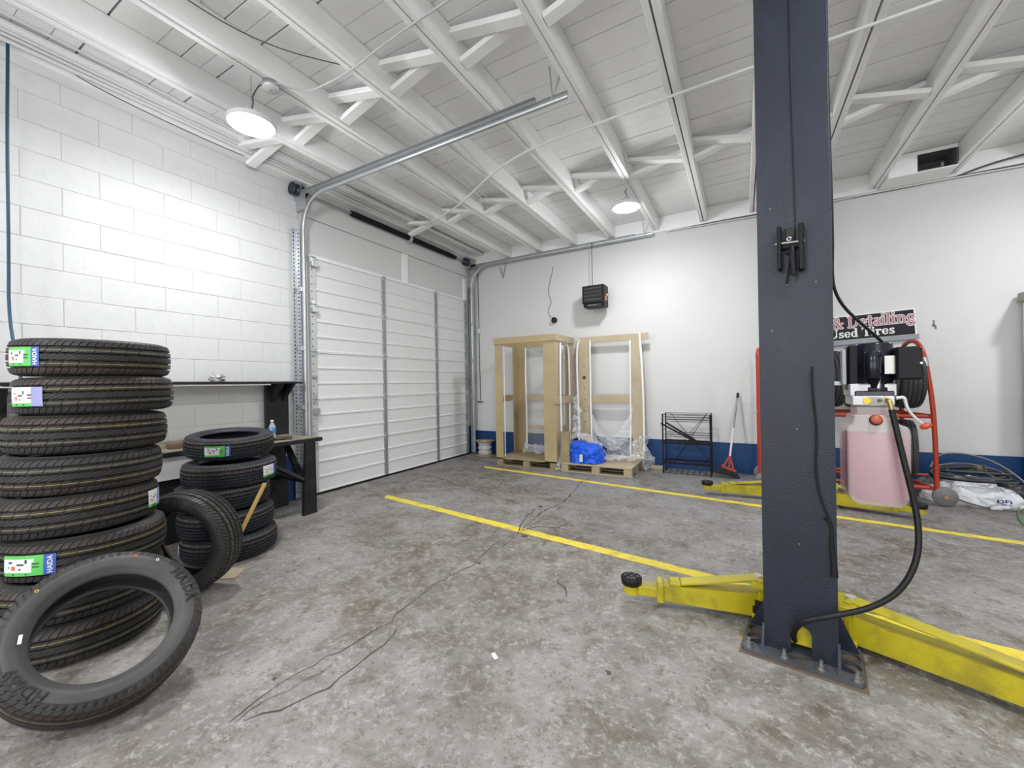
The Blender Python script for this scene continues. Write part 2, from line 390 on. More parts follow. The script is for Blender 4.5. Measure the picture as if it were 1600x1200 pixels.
def floor_line(pts, wd, label):
    a, b = onz(*pts[0]), onz(*pts[1]); t = (b - a).normalized(); nrm = Vector((-t.y, t.x, 0)); b = b + t * 2.2
    n = 150; vs = []
    for i in range(n + 1):
        p = a.lerp(b, i / n); o1 = wd / 2 + random.uniform(-.004, .004); o2 = wd / 2 + random.uniform(-.004, .004)
        sh = 0.035 * (1 if i == 0 else 0)
        vs += [p + nrm * o1 + Vector((0, 0, .0006)) - t * sh, p - nrm * o2 + Vector((0, 0, .0006)) + t * sh]
    o = MB().add(vs, [(2 * i, 2 * i + 1, 2 * i + 3, 2 * i + 2) for i in range(n)]).build('floor_line', yellow_paint, fix=False)
    tag(o, label, 'floor marking', 'yellow bay lines painted on the floor')
floor_line([(757, 729.5), (1600, 849)], .085, 'worn yellow painted line on the floor in front of the wooden crates')
floor_line([(603, 775.5), (1600, 1025)], .095, 'worn yellow painted line on the floor passing behind the near lift column')

# --- left wall: painted concrete blocks, the garage door opening, plywood header
wl = MB()
wl.box((XD - .2, YF, 0), (XD - .0055, 2.90, 3.75)); wl.box((XD - .2, 6.02, 0), (XD - .012, YB + .1, 3.75)); wl.box((XD - .2, 2.90, 2.74), (XD - .012, 6.02, 3.75))
wall_left = struct(wl.build('wall_left', mortar_m), 'white painted concrete block wall with the garage door opening')
blk = {}
def block_mesh(ln, blue):
    k = (round(ln, 3), blue)
    if k not in blk:
        o = MB().box((-.03, 0.0009, 0.0009), (0, ln - .0009, .2032 - .0009), .0032).build('block', blue_paint if blue else white_block)
        blk[k] = o.data; bpy.data.objects.remove(o)
    return blk[k]
for row in range(-1, 17):
    z = 0.09 + row * .2032
    if row == -1:
        continue
    y = -0.62 - (0.2032 if row % 2 else 0)
    while y < 2.85:
        ln = min(.4064, 2.86 - y)
        if ln > .05:
            o = obj_from('block', block_mesh(ln, z + .1 < .42), wall_left, (XD - random.uniform(0, .0022), y, z))
        y += .4064
    y = 6.03; ln = YB - 6.03 + .02
    obj_from('block', block_mesh(ln, z + .1 < .42), wall_left, (XD, y, z))
MB().box((XD - .03, -2.5, 0), (XD, 2.86, .089), .003).build('plinth', blue_paint, wall_left)
MB().box((XD - .03, -2.5 - 1.7, .09), (XD, -0.85, 3.55)).build('plain_wall_stretch', white_wall, wall_left)
MB().box((XD - .03, 6.03, 0), (XD, YB, .089), .003).build('plinth', blue_paint, wall_left)
# header over the door
MB().box((XD - .02, 2.87, 2.742), (XD + .004, 6.02, 3.186), .002).build('header_panel', white_wall, wall_left)
MB().box((XD - .02, 2.87, 3.194), (XD + .010, 6.02, 3.56), .002).build('header_panel', white_wall, wall_left)
MB().box((XD, 4.45, 2.75), (XD + .022, 4.56, 3.186), .002).build('trim_board', joist_white, wall_left)
MB().box((XD, 2.95, 2.742), (XD + .016, 6.00, 2.778), .002).build('trim_board', joist_white, wall_left)
MB().box((XD, 5.94, 2.75), (XD + .03, 6.02, 3.13), .003).build('trim_board', joist_white, wall_left)
MB().box((XD - .02, 2.862, 0), (XD + .006, 2.935, 3.05), .002).build('door_jamb', joist_white, wall_left)

# --- back wall
wb = struct(MB().box((XD - .2, YB, 0), (XR + .2, YB + .2, 3.75)).build('wall_back', white_wall), 'smooth white painted back wall with a blue band along its foot')
MB().box((XD, YB - .003, 0), (XR, YB + .01, .405)).build('blue_band', blue_paint, wb)
MB().box((XD + .15, YB - .022, 3.385), (XR, YB + .01, 3.60), .003).build('frieze_board', joist_white, wb)
struct(MB().box((XR, YF - .2, 0), (XR + .2, YB + .2, 3.75)).build('wall_right', white_wall), 'white painted wall on the right, out of view')
wf = MB().box((XD - .2, YF - .2, 2.9), (XR + .2, YF, 3.75))
for xa, xb in ((XD - .2, -3.95), (-.45, .85), (4.35, XR + .2)): wf.box((xa, YF - .2, 0), (xb, YF, 2.9))  # leaves two unseen openings, added as places for the fill lights
struct(wf.build('wall_front', white_wall), 'white painted wall behind the camera with two added openings for fill light')
MB().box((XD, YF - 9, -.02), (XR, YF - .2, -.002)).build('forecourt', concrete, fl)

# --- ceiling: boards, doubled joists, cross bracing
ceil = struct(MB().box((XD - .2, YF - .2, ZC + .03), (XR + .2, YB + .2, ZC + .12)).build('ceiling', dark_gap), 'white painted ceiling of boards on doubled joists')
y = 0.15
while y < YB:
    wd = random.choice((.115, .14, .16, .19, .20, .24, .27)); y1 = min(y + wd, YB)
    g = random.choice((.003, .004, .005, .006, .008, .012)); dz = random.uniform(0, .004)
    # board ends meet on a joist, the joint differs from row to row
    xs = [XD, random.choice((-2.89, -1.68, -.43)), random.choice((1.34, 2.55)), XR]
    for a, b in zip(xs[:-1], xs[1:]):
        MB().box((a, y, ZC + dz), (b - .002, y1 - g, ZC + .03), .0012).build('board', ceil_white, ceil)
    y = y1
MB().box((XD, YF, ZC), (XR, 0.148, ZC + .03)).build('board_field', ceil_white, ceil)
JX = [-3.48, -2.89, -2.285, -1.68, -1.054, -.43, .155, .735, 1.345, 1.98, 2.58, 3.18, 3.78, 4.38, 4.98]
for x in JX:
    g = random.uniform(.006, .013)
    for s in (-1, 1):
        dz = random.uniform(-.003, .003)
        MB().box((x + s * g / 2, YF, ZJ + dz), (x + s * (g / 2 + .040), YB + .01, ZC - .001), .003).build('joist', joist_white, ceil)
def brace_row(yc, x_from):
    xs = [XD + .1] + JX
    for a, b in zip(xs[:-1], xs[1:]):
        if b < x_from: continue
        a2, b2 = a + .045, b - .045
        jy = random.uniform(-.03, .03)
        MB().bar((a2, yc + jy - .05, ZC - .035), (b2, yc + jy - .05, ZJ + .03), .085, .038, .003, (0, 0, 1)).build('brace', joist_white, ceil)
        MB().bar((a2, yc + jy + .055, ZJ + .03), (b2, yc + jy + .055, ZC - .035), .085, .038, .003, (0, 0, 1)).build('brace', joist_white, ceil)
brace_row(2.22, -9); brace_row(4.40, -9)
MB().box((XD, YF, 3.50), (XD + .15, YB, ZC - .002), .004).build('wall_beam', joist_white, ceil)
MB().box((XD, YF, 3.555), (XD + .34, YB, 3.575), .003).build('ledge_board', ceil_white, ceil)

# --- garage door
D0, D1 = 2.945, 5.995
door = thing('door_1', None, None, (XD + .03, 2.945, 0)); struct(door, 'white ribbed steel sectional overhead garage door, closed')
ZS = [0.025, .565, 1.11, 1.652, 2.195, 2.738]
def panel_profile(h):
    P = [(.000, 0), (.016, 0), (.016, .012), (.004, .022)]
    rib = [h * .33, h * .66]; z = .034; fine = 0
    while z < h - .03:
        near = [q for q in rib if abs(q - z) < .022]
        if near:
            q = near[0]; P += [(.004, q - .020), (.016, q - .010), (.016, q + .006), (.004, q + .018)]; z = q + .030; continue
        P.append((.004, z)); P.append((.0055, z + .003)); P.append((.004, z + .006)); z += .028
    P += [(.004, h - .02), (.018, h - .012), (.018, h - .002), (0, h - .002)]
    return P
for k in range(5):
    z0, z1 = ZS[k], ZS[k + 1]; pr = panel_profile(z1 - z0)
    mb = MB(); a = [(x, 0, z) for x, z in pr]
    vs = [(x, 0, z0 + z) for x, z in pr] + [(x, D1 - D0, z0 + z) for x, z in pr]; n = len(pr)
    mb.add(vs, [(i, i + 1, n + i + 1, n + i) for i in range(n - 1)])
    mb.box((-.03, 0, z0), (0, D1 - D0, z1 - .002))
    sec = mb.build('section', door_white, door)
    for yy, wd in ((.035, .07), (1.10, .055), (2.205, .055), (D1 - D0 - .035, .07)):
        st = MB().box((0, yy - wd / 2, z0 + .004), (.022, yy + wd / 2, z1 - .006), .002)
        so = st.build('stile', galv_d if yy > .1 else M('stile_grey', (.55, .55, .55), .45, metal=.3), sec)
    for yy in (.035, 1.10, 2.205, D1 - D0 - .035):
        mb = MB().box((.022, yy - .022, z1 - .05), (.028, yy + .022, z1 + .045 if k < 4 else z1 - .005), .001)
        mb.cyl((.030, yy - .03, z1), (.030, yy + .03, z1), .008, 8)
        mb.build('hinge', galv, sec)
    mb = MB()
    for q in range(6): mb.cyl((.021, .018, z0 + .06 + q * .085), (.024, .018, z0 + .06 + q * .085), .007, 8)
    mb.build('stile_hole', black_m, sec)
MB().box((.0, 0, 0), (.022, D1 - D0, .024), .004).build('bottom_seal', black_m, door)
# lock bracket and plate near the bench
MB().box((.022, .005, .93), (.06, .075, 1.0), .003).build('roller_bracket', galv, door)
MB().box((.022, .002, 1.35), (.05, .06, 1.38), .003).build('roller_bracket', galv, door)
for zz in (2.1, 2.62): MB().box((.022, -.005, zz), (.07, .065, zz + .06), .004).build('roller_bracket', alu_m, door)

def track(y, side, label, xe):
    t = thing('door_track', label, 'door track', (XD + .03, y, 0), 0, 'overhead door tracks')
    xt, R0, zh = .085, .36, 3.345
    # C-section track: swept as a flattened tube (web and two lips)
    path = [(xt, 0, .02), (xt, 0, 1.2), (xt, 0, zh - R0)]
    arc = [(xt + R0 - R0 * math.cos(a), 0, zh - R0 + R0 * math.sin(a)) for a in [PI / 2 * i / 14 for i in range(1, 15)]]
    def sweep(P, nm, mat):
        mb = MB(); prof = [(-.006, -.026), (-.006, .020), (.0, .026), (.010, .026), (.010, .021), (.004, .021), (.0, .016), (.0, -.016), (.004, -.021), (.010, -.021), (.010, -.026), (.0, -.026)]
        vs = []; n = len(prof); P = [Vector(p) for p in P]
        for i, p in enumerate(P):
            tt = (P[min(i + 1, len(P) - 1)] - P[max(i - 1, 0)]).normalized(); nn = Vector((0, 1, 0)).cross(tt).normalized()
            for u, v in prof: vs.append(p + Vector((0, side * u * 1.4, 0)) + nn * v)
        fs = [(i * n + k, i * n + (k + 1) % n, (i + 1) * n + (k + 1) % n, (i + 1) * n + k) for i in range(len(P) - 1) for k in range(n)]
        mb.add(vs, fs, True); mb.add(vs[:n], [list(range(n))]); mb.add(vs[-n:], [list(range(n))]); return mb.build(nm, mat, t)
    sweep(path, 'vertical_track', galv); sweep([path[-1]] + arc, 'curved_track', galv)
    sweep([arc[-1], (1.2, 0, zh), (xe, 0, zh)], 'horizontal_track', galv)
    # angle iron backing the horizontal run, flag bracket
    MB().box((.0, -side * .012, zh + .018), (xe - .25, -side * .006, zh + .050)).box((.0, -side * .012, zh + .046), (xe - .25, -side * .04, zh + .050)).build('angle_rail', galv_d, t)
    MB().box((-.005, -side * .01, zh - .14), (.16, -side * .006, zh + .06), .001).build('flag_bracket', galv, t)
    # perforated wall angle
    wa = MB().box((.0, -side * .075, .02), (.004, -side * .012, 3.0)).box((.0, -side * .016, .02), (.06, -side * .012, 3.0)).build('wall_angle', galv, t)
    h = MB()
    for i in range(70):
        z = .08 + i * .0415; h.box((.0036, -side * .052 - .005, z), (.0052, -side * .052 + .005, z + .020)); h.box((.018, -side * .0175, z), (.046, -side * .0105, z + .010))
    h.build('angle_slot', black_m, wa)['kind'] = 'stuff'
    for zz in (.35, 1.0, 1.65, 2.3): MB().box((.03, -side * .03, zz), (xt + .004, side * .012, zz + .05), .002).build('track_bracket', galv, t)
    # hanger strap at the free end
    MB().bar((xe - .12, 0, zh), (xe - .14, 0, ZC), .004, .03, 0, (0, 1, 0)).bar((xe - .12, 0.002, zh), (xe - .06, .002, ZJ + .1), .004, .025, 0, (0, 1, 0)).build('hanger', alu_m, t)
    return t
track(2.815, 1, 'galvanised overhead door track rising beside the block wall and running out under the joists', 3.22)
track(6.075, -1, 'galvanised overhead door track in the far corner curving along the back wall', 3.22)

# --- torsion spring shaft
ts = thing('torsion_spring', 'black torsion spring on its shaft above the garage door', 'door spring', (XD + .08, 2.80, 3.42))
MB().cyl((0, -.06, 0), (0, 3.29, 0), .0127, 10).build('shaft', galv_d, ts)
def spring(y0, y1):
    mb = MB(); n = int((y1 - y0) / .0125); prof = []
    for i in range(n): prof += [(.034, y0 + i * .0125), (.038, y0 + i * .0125 + .006)]
    prof.append((.034, y1)); m4 = Matrix.Rotation(-PI / 2, 4, 'X')
    mb.lathe([(0, y0)] + prof + [(0, y1)], 12, m4); return mb.build('spring', black_m, ts)
spring(.72, 1.72); spring(1.79, 2.78)
for yy in (.70, 2.78): MB().cyl((0, yy, 0), (0, yy + .06, 0), .034, 12).build('winding_cone', black_m, ts)
MB().box((-.07, 1.74, -.06), (.03, 1.765, .07), .003).cyl((0, 1.725, 0), (0, 1.785, 0), .03, 12).build('centre_bracket', alu_m, ts)
for yy in (-.05, .05, 3.15):
    mb = MB().lathe([(0, -.03), (.062, -.03), (.062, -.022), (.045, -.018), (.047, .018), (.066, .022), (.066, .03), (0, .03)], 20, Matrix.Translation((0, yy, 0)) @ Matrix.Rotation(PI / 2, 4, 'X'))
    mb.build('cable_drum', navy_drum, ts)
for yy in (0.0, 3.215): MB().box((-.075, yy - .004, -.10), (.05, yy + .004, .07), .001).build('end_bracket', galv, ts)
for yy in (.02, 3.19): MB().cyl((.05, yy, -.02), (.05, yy, -3.33), .0025, 6).build('lift_cable', cable_grey, ts)

# ================================================================== CEILING THINGS
def lamp(i, x, y, z):
    lab = ['round white LED pendant lamp on a chain in front of the block wall, lit', 'round white LED pendant lamp on a chain above the wooden crates, lit'][i] if i < 2 else 'unseen white LED pendant lamp added for fill, ' + ['right of the lift column', 'above the white cabinet', 'just behind the camera', 'behind the camera along the block wall', 'behind the camera on the right'][i - 2]
    t = thing('pendant_lamp', lab, 'lamp', (x, y, z), 0, 'pendant lamps under the ceiling')
    MB().lathe([(.0, .105), (.035, .105), (.04, .075), (.075, .070), (.085, .045), (.145, .035), (.160, .022), (.160, -.004), (.150, -.008), (.138, -.002)], 36).build('housing', lamp_white, t)
    mb = MB()
    for k in range(18):
        a = 2 * PI * k / 18; mb.bar((.085 * math.cos(a), .085 * math.sin(a), .045), (.148 * math.cos(a), .148 * math.sin(a), .038), .004, .022)
    mb.build('cooling_fin', lamp_white, t)
    MB().lathe([(0, -.012), (.10, -.010), (.138, -.003)], 36).build('lens', lens_m, t)
    mb = MB(); zz = .10; k = 0
    while zz < ZC - z - .005:
        c = Vector((0, 0, zz + .012)); ax = Vector((1, 0, 0)) if k % 2 else Vector((0, 1, 0))
        mb.tube([c + ax * (.006 * math.cos(a)) + Vector((0, 0, .014 * math.sin(a))) for a in [2 * PI * q / 8 for q in range(8)]], .0016, 5, True, 0)
        zz += .022; k += 1
    mb.build('chain', galv, t)
    MB().tube([(0, 0, .105), (.012, .01, .17), (-.02, .015, .22), (.05, .03, .30), (.10, .04, .28), (.14, .03, .33), (.20, .0, ZJ - z + .04)] if i != 1 else [(0, 0, .105), (.012, -.01, .14), (-.012, -.02, .17), (.015, -.04, .18), (.022, -.08, .17)], .005, 6).build('power_cord', cable_grey, t)
    ld = bpy.data.lights.new('lamp_light', 'AREA'); ld.shape = 'DISK'; ld.size = .27; ld.energy = LAMP_W; ld.color = (.965, .985, 1)
    lo = bpy.data.objects.new('lamp_light', ld); C.objects.link(lo); lo.parent = t; lo.location = (0, 0, -.025)
    pd = bpy.data.lights.new('lamp_glow', 'POINT'); pd.energy = LAMP_SIDE_W; pd.shadow_soft_size = .06; pd.color = (.965, .985, 1)
    po = bpy.data.objects.new('lamp_glow', pd); C.objects.link(po); po.parent = t; po.location = (0, 0, -.085)
for i, (x, y, z) in enumerate(LAMPS): lamp(i, x, y, z)

jb = thing('junction_box', 'round white junction box on the joist beside the near pendant lamp', 'junction box', (-2.89, 1.71, ZJ))
MB().lathe([(0, -.045), (.05, -.045), (.055, -.040), (.055, 0), (0, 0)], 24).build('box', galv, jb)
MB().lathe([(0, -.052), (.054, -.050), (.057, -.044), (.0, -.044)], 24).build('cover', lamp_white, jb)
MB().box((-.012, -.004, -.054), (.012, .004, -.051)).build('outlet_slot', grey_plastic, jb)

def pipe(name, label, cat, path, r, mat, seg=8, smooth=2, group=None):
    o = MB().tube(path, r, seg, False, smooth).build(name, mat); tag(o, label, cat, group); return o
pipe('conduit', 'thin painted conduit from the junction box across the joists near the camera', 'conduit', [(-2.84, 1.71, 3.395), (-2.80, 1.80, 3.395), (-2.72, 1.88, 3.392), (-2.55, 1.905, 3.396), (-2.265, 1.91, 3.398), (-1.93, 1.865, 3.398), (-1.2, 1.83, 3.398), (.9, 1.78, 3.398)], .0065, M('conduit_grey', (.50, .50, .50), .45))
pipe('conduit', 'long white painted conduit crossing the joists above the middle of the room', 'conduit', [(2.4, 3.22, 3.393), (.101, 3.286, 3.393), (-.43, 3.297, 3.393), (-1.067, 3.334, 3.393), (-1.661, 3.356, 3.393), (-2.2, 3.55, 3.393), (-2.9, 3.97, 3.393), (-3.30, 4.12, 3.40), (-3.55, 4.20, 3.41), (-3.95, 4.45, 3.52)], .011, cable_white)
pipe('conduit', 'short painted conduit hanging from the joist down to the far pendant lamp', 'conduit', [(-1.0, 4.10, 3.56), (-1.0, 4.3, 3.47), (-1.0, 4.45, 3.40), (-1.06, 4.6, 3.39), (-1.11, 4.73, 3.36)], .008, cable_white)
for i, (x, z, r) in enumerate(((XD + .19, 3.535, .016), (XD + .235, 3.54, .011), (XD + .275, 3.545, .008))):
    pts = [(x + random.uniform(-.008, .008), yy, z + random.uniform(-.004, .004)) for yy in (-2, -.5, .6, 1.4, 2.2, 3.0, 3.8, 4.6, 5.4, 5.95)]
    pipe('conduit', ['thickest white conduit running along the beam over the garage door', 'middle white conduit running along the beam over the garage door', 'thin outer white conduit running along the beam over the garage door'][i], 'conduit', pts, r, cable_white, group='conduits along the door wall beam')
for i in range(4):
    x = XD + .34 + i * .075
    pts = [(x + .03 * math.sin(i * 1.7 + yy * .8), yy, 3.572 - .012 * (i % 3) - .012 * abs(math.sin(yy * 1.9 + i))) for yy in (-1.2, -.4, .4, 1.0, 1.6, 2.2, 2.8, 3.4, 4.0, 4.5)]
    pipe('ceiling_cable', ['thin white cable nearest the beam, looping along the ceiling boards', 'second white cable out from the beam along the ceiling boards', 'third white cable out from the beam along the ceiling boards', 'fourth white cable out from the beam along the ceiling boards', 'fifth white cable out from the beam, farthest from the block wall'][i], 'cable', pts, .006, cable_white, 6, group='cables looping along the door wall ceiling')
pipe('ceiling_cable', 'dark cable sagging along the beam at the top of the block wall', 'cable', [(XD + .14, .95, 3.56), (XD + .155, 1.15, 3.51), (XD + .158, 1.5, 3.49), (XD + .158, 1.9, 3.485), (XD + .156, 2.2, 3.495)], .0035, cable_grey, 6)
for i, pts in enumerate(([(-2.20, .9, 3.585), (-2.25, 1.6, 3.56), (-2.35, 2.1, 3.52), (-2.45, 2.5, 3.45), (-2.48, 3.3, 3.43), (-2.7, 4.5, 3.5)], [(-2.45, 1.0, 3.585), (-2.40, 1.7, 3.57), (-2.47, 2.3, 3.53), (-2.55, 2.8, 3.46), (-2.62, 3.5, 3.44), (-2.75, 4.6, 3.5)])):
    pipe('ceiling_cable', ['white cable slanting between two joists, nearer the middle of the room', 'white cable slanting between two joists, nearer the garage door'][i], 'cable', pts, .0045, cable_white, 6)
pipe('ceiling_cable', 'thin grey cable hanging in a loop between the joists at the photo top', 'cable', [(-2.86, .9, 3.585), (-2.8, 1.3, 3.52), (-2.65, 1.6, 3.48), (-2.45, 1.9, 3.50), (-2.33, 2.12, 3.55)], .0035, cable_grey, 6)
for i in range(3):
    pts = [(xx, YB - .035 - .012 * i, 3.375 - .012 * i + .010 * math.sin(xx * 2.3 + i * 2)) for xx in (-.9, -.3, .3, .9, 1.4, 1.9, 2.3, 2.8, 3.6)]
    pipe('wall_cable', ['upper grey cable running along the top of the back wall', 'middle cable running along the top of the back wall', 'lowest sagging cable along the top of the back wall'][i], 'cable', pts, .007, (cable_white, cable_grey, cable_white)[i], 6, group='cables along the top of the back wall')
pipe('wall_cable', 'grey cable arching up from the back wall beside the ceiling vent', 'cable', [(2.0, YB - .05, 3.36), (2.25, YB - .1, 3.42), (2.6, YB - .15, 3.44), (2.85, YB - .1, 3.38), (3.0, YB - .05, 3.33)], .010, cable_grey, 6)

vt = thing('ceiling_vent', 'rectangular dark vent opening between two joists over the back wall', 'vent', (1.775, 5.82, 3.39))
a, b, c, d = -.145, .145, -.005, .165
MB().box((a - .235, -.004, c - .004), (a - .006, .345, d + .04), .002).box((a - .235, -.004, c - .016), (b + .012, .345, c - .004), .002).box((a - .006, -.004, d), (b + .012, .02, d + .04), .002).build('surround', joist_white, vt)
MB().box((a, 0, c - .003), (b, .30, c)).box((a, 0, d), (b, .30, d + .02)).box((a - .005, 0, c - .003), (a, .30, d + .02)).box((b, 0, c - .003), (b + .005, .30, d + .02)).build('duct', M('duct_inside', (.16, .16, .16), .6), vt)
MB().box((a, .27, c), (b, .29, d)).build('duct_back', M('duct_dark', (.08, .08, .08), .8), vt)
MB().box((-.10, .10, .0), (.08, .115, .035)).box((.06, .10, .0), (.08, .115, .08)).build('damper', galv_d, vt)

# ================================================================== TIRES
def tire_mesh(name, R=.31, W=.19, Ri=.205, nb=64, gr=(-.050, -.018, .018, .050), style=0, mats=None, lines=()):
    k = W / .19; prof = []          # (axial, radius, rib id or None, strip material of the segment that starts here)
    hw = .080 * k
    def crown(a): return R - .013 * (abs(a) / hw) ** 2.8
    edges = [-hw] + [g * k for g in gr] + [hw]
    for ri in range(len(edges) - 1):
        a0 = edges[ri] + (.0050 * k if ri else 0); a1 = edges[ri + 1] - (.0050 * k if ri < len(edges) - 2 else 0)
        pts = [a0]; n = 3
        ln = [l for l in lines if a0 < l[0] - l[1] and l[0] + l[1] < a1]
        for j in range(1, n): pts.append(a0 + (a1 - a0) * j / n)
        for l in ln: pts += [l[0] - l[1], l[0] + l[1]]
        pts.append(a1); pts.sort()
        for j, a in enumerate(pts):
            mi = 0
            for l in ln:
                if abs(a - (l[0] - l[1])) < 1e-6: mi = l[2]
            prof.append((a, crown(a), ri, mi))
        if ri < len(edges) - 2:
            g = edges[ri + 1]; prof += [(g - .0042 * k, crown(g) - .0125, None, 0), (g + .0042 * k, crown(g) - .0125, None, 0)]
    right = [(hw + .0065 * k, R - .024, 'sh'), (hw + .0105 * k, R - .037, 'sh2'), (hw + .0130 * k, R - .041, None), (hw + .0145 * k, R - .054, None), (hw + .0140 * k, Ri + .042, None), (hw + .0100 * k, Ri + .028, None), (hw + .0070 * k, Ri + .024, None), (hw + .001 * k, Ri + .015, None), (hw - .006 * k, Ri + .010, None), (hw - .010 * k, Ri, None), (hw - .022 * k, Ri - .001, None), (hw - .024 * k, Ri + .008, None), (hw - .010 * k, Ri + .03, None), (hw - .006 * k, R - .05, None), (hw - .022 * k, R - .022, None), (hw - .06 * k, R - .018, None)]
    left = [(-a, r, i) for a, r, i in right]
    sw = len(mats) - 1 if mats[-1] is sidewall_m else 0
    full = prof + [(a, r, i, sw if j >= 2 else 0) for j, (a, r, i) in enumerate(right)] + [(a, r, i, sw if j < len(left) - 2 else 0) for j, (a, r, i) in enumerate(left[::-1])]
    nr = len(edges) - 1; per = 2 * PI / nb; cols = (0.0, .86, .88, .98) if style == 0 else (0.0, .80, .83, .97)
    vs = []; npf = len(full)
    for b in range(nb):
        for ci, cf in enumerate(cols):
            for a, r, rib, _ in full:
                off = 0; rr = r; sh = rib in ('sh', 'sh2') or rib in (0, nr - 1)
                if sh:
                    q = max(0, (abs(a) - edges[-2]) / (hw - edges[-2])); off = (.55 * q * q) * (1 if a > 0 else -1)
                    if ci >= 2: rr = r - ((.0075 if rib != 'sh' else .0015) if rib != 'sh2' else 0)
                elif rib is not None:
                    mid = (edges[rib] + edges[rib + 1]) / 2; u = (a - mid) / (.016 * k)
                    if rib == nr // 2:
                        off = u * (1.1 if style == 0 else .5)
                        if ci >= 2: rr = r - .006
                    else:
                        off = u * .35
                        if ci >= 2 and b % 2 == 0: rr = r - .004
                th = (b + cf + off) * per
                vs.append((rr * math.cos(th), rr * math.sin(th), a))
    nc = nb * 4; fs = []; mi = []
    for i in range(nc):
        j = (i + 1) % nc
        for p in range(npf):
            q = (p + 1) % npf; fs.append((i * npf + p, j * npf + p, j * npf + q, i * npf + q)); mi.append(full[p][3])
    me = bpy.data.meshes.new(name); me.from_pydata(vs, [], fs)
    for m in mats: me.materials.append(m)
    me.polygons.foreach_set('material_index', mi)
    smooth = [not (isinstance(full[p % npf][2], int) or isinstance(full[(p + 1) % npf][2], int)) for p in range(len(fs))]
    me.polygons.foreach_set('use_smooth', smooth); me.update(); return me
T_A = tire_mesh('tire', nb=68, mats=[rubber, yellow_line_m, red_line_m, tan_line_m, sidewall_m], lines=((.034, .0013, 1), (.064, .0025, 2), (-.033, .004, 3)))
T_B = tire_mesh('tire', nb=88, gr=(-.052, -.030, -.008, .018, .048), style=1, mats=[rubber_blue, yellow_line_m, red_line_m, tan_line_m], lines=((.033, .0022, 2), (.067, .004, 3)))
T_C = tire_mesh('tire', nb=84, gr=(-.050, -.018, .018, .050), style=1, mats=[rubber, tan_line_m, tan_line_m, tan_line_m], lines=((.034, .007, 3),))
T_D = tire_mesh('tire', R=.335, W=.225, Ri=.215, nb=60, style=1, mats=[rubber_used])
TW = .19

def sticker(tire, ang, kind, R=.312, up=1, mid=0.0, aw=.046, al=.085):
    """printed paper label bent round the tread; ang = centre angle in the tire's own frame, up = +1 or -1 along the axis"""
    mb = MB(); nu, nv = 24, 6; mats = [st_white, st_green, st_blue if kind != 'lilac' else st_lilac, st_dark, orange_m]
    def P(u, v, h=0.0):
        th = ang + up * (u - .5) * 2 * al / R; rr = R - .008 * (abs(mid + (v - .5) * 2 * aw) / .086) ** 2.6 + h
        return Vector((rr * math.cos(th), rr * math.sin(th), mid + up * (v - .5) * 2 * aw))
    for j in range(nv):
        for i in range(nu):
            u = (i + .5) / nu; v = (j + .5) / nv
            if kind in ('full', 'flip'):
                if u > .80: c = 2
                elif u > .80 - .22 * math.sqrt(max(0, 1 - (v - .15) ** 2)) + .0: c = 1
                elif v < .18 or v > .90: c = 1
                else: c = 0
            elif kind == 'white': c = 2 if u > .84 else (1 if v < .12 else 0)
            else: c = 2 if u > .72 else (1 if v < .15 else 0)
            mb.cur = c; mb.add([P(i / nu, j / nv), P((i + 1) / nu, j / nv), P((i + 1) / nu, (j + 1) / nv), P(i / nu, (j + 1) / nv)], [(0, 1, 2, 3)])
    st = mb.build('sticker', mats, tire, fix=False)
    pr = MB()
    for (u0, u1, v0, v1, c) in ((.18, .26, .30, .50, 4), (.30, .44, .52, .60, 3), (.12, .20, .62, .72, 2), (.34, .38, .30, .38, 3), (.46, .50, .62, .80, 3), (.10, .13, .40, .46, 3), (.60, .72, .40, .46, 3), (.60, .72, .55, .62, 3), (.20, .50, .05, .11, 3)):
        pr.cur = c; pr.add([P(u0, v0, .0006), P(u1, v0, .0006), P(u1, v1, .0006), P(u0, v1, .0006)], [(0, 1, 2, 3)])
    pr.build('printed_mark', mats, st, fix=False)
    if kind in ('full', 'flip'):
        vs, fs = text_geo('HAIDA', .026, .0, .0006)
        MB().add([P(.90 + p.y / (2 * al) * -1 + .045, .5 + p.x / (2 * aw), .0008) for p in vs], fs).build('lettering', st_white, st, fix=False)
    return st

def az_of(px, py):
    v = ray(px, py); return math.atan2(v.y, v.x)
# tall stack of eight (tires lie flat, lower ones sit a little nearer the camera)
ord8 = ['topmost', 'second from top', 'third from top', 'fourth from top', 'fifth from top', 'sixth from top', 'third last, half hidden, near the bottom', 'bottom']
ord8 = ['topmost tire of the tall stack at the left edge, green and blue sticker on it', 'second tire from the top of the tall left stack, pale lilac sticker at its left',
        'third tire from the top of the tall left stack, no sticker', 'fourth tire from the top of the tall left stack, no sticker',
        'fifth tire from the top of the tall left stack, white sticker at its right edge', 'sixth tire from the top of the tall left stack, green sticker above the leaning tire',
        'seventh tire from the top of the tall left stack, seen through the leaning tire', 'bottom tire of the tall left stack, on the floor behind the leaning tire']
px_r = [265, 270, 262, 255, 247, 250, 245, 243]       # right silhouette of each tire in the photo sets its sideways shift
S1 = []
for i in range(8):
    f = i / 7.0
    cx = -3.045 + .115 * f; cy = .825 - .095 * f
    z = (7 - i + .5) * .1875 + .003
    cx += (0, .01, -.006, -.012, -.01, .012, .006, .0)[i]; cy += (0, .015, -.004, -.02, -.03, .0, -.005, 0)[i]
    t = obj_from('tire', T_A); t.location = (cx, cy, z); t.scale = (1, 1, .97)
    t.rotation_euler = ((PI if i in (0, 3) else 0) + (.010, -.006, .006, -.008, .008, .008, 0, 0)[i], (.012, -.008, .01, .015, .012, .014, .008, .0)[i], random.uniform(0, 6))
    tag(t, ord8[i], 'tire', 'tires in the tall left stack'); S1.append(t)
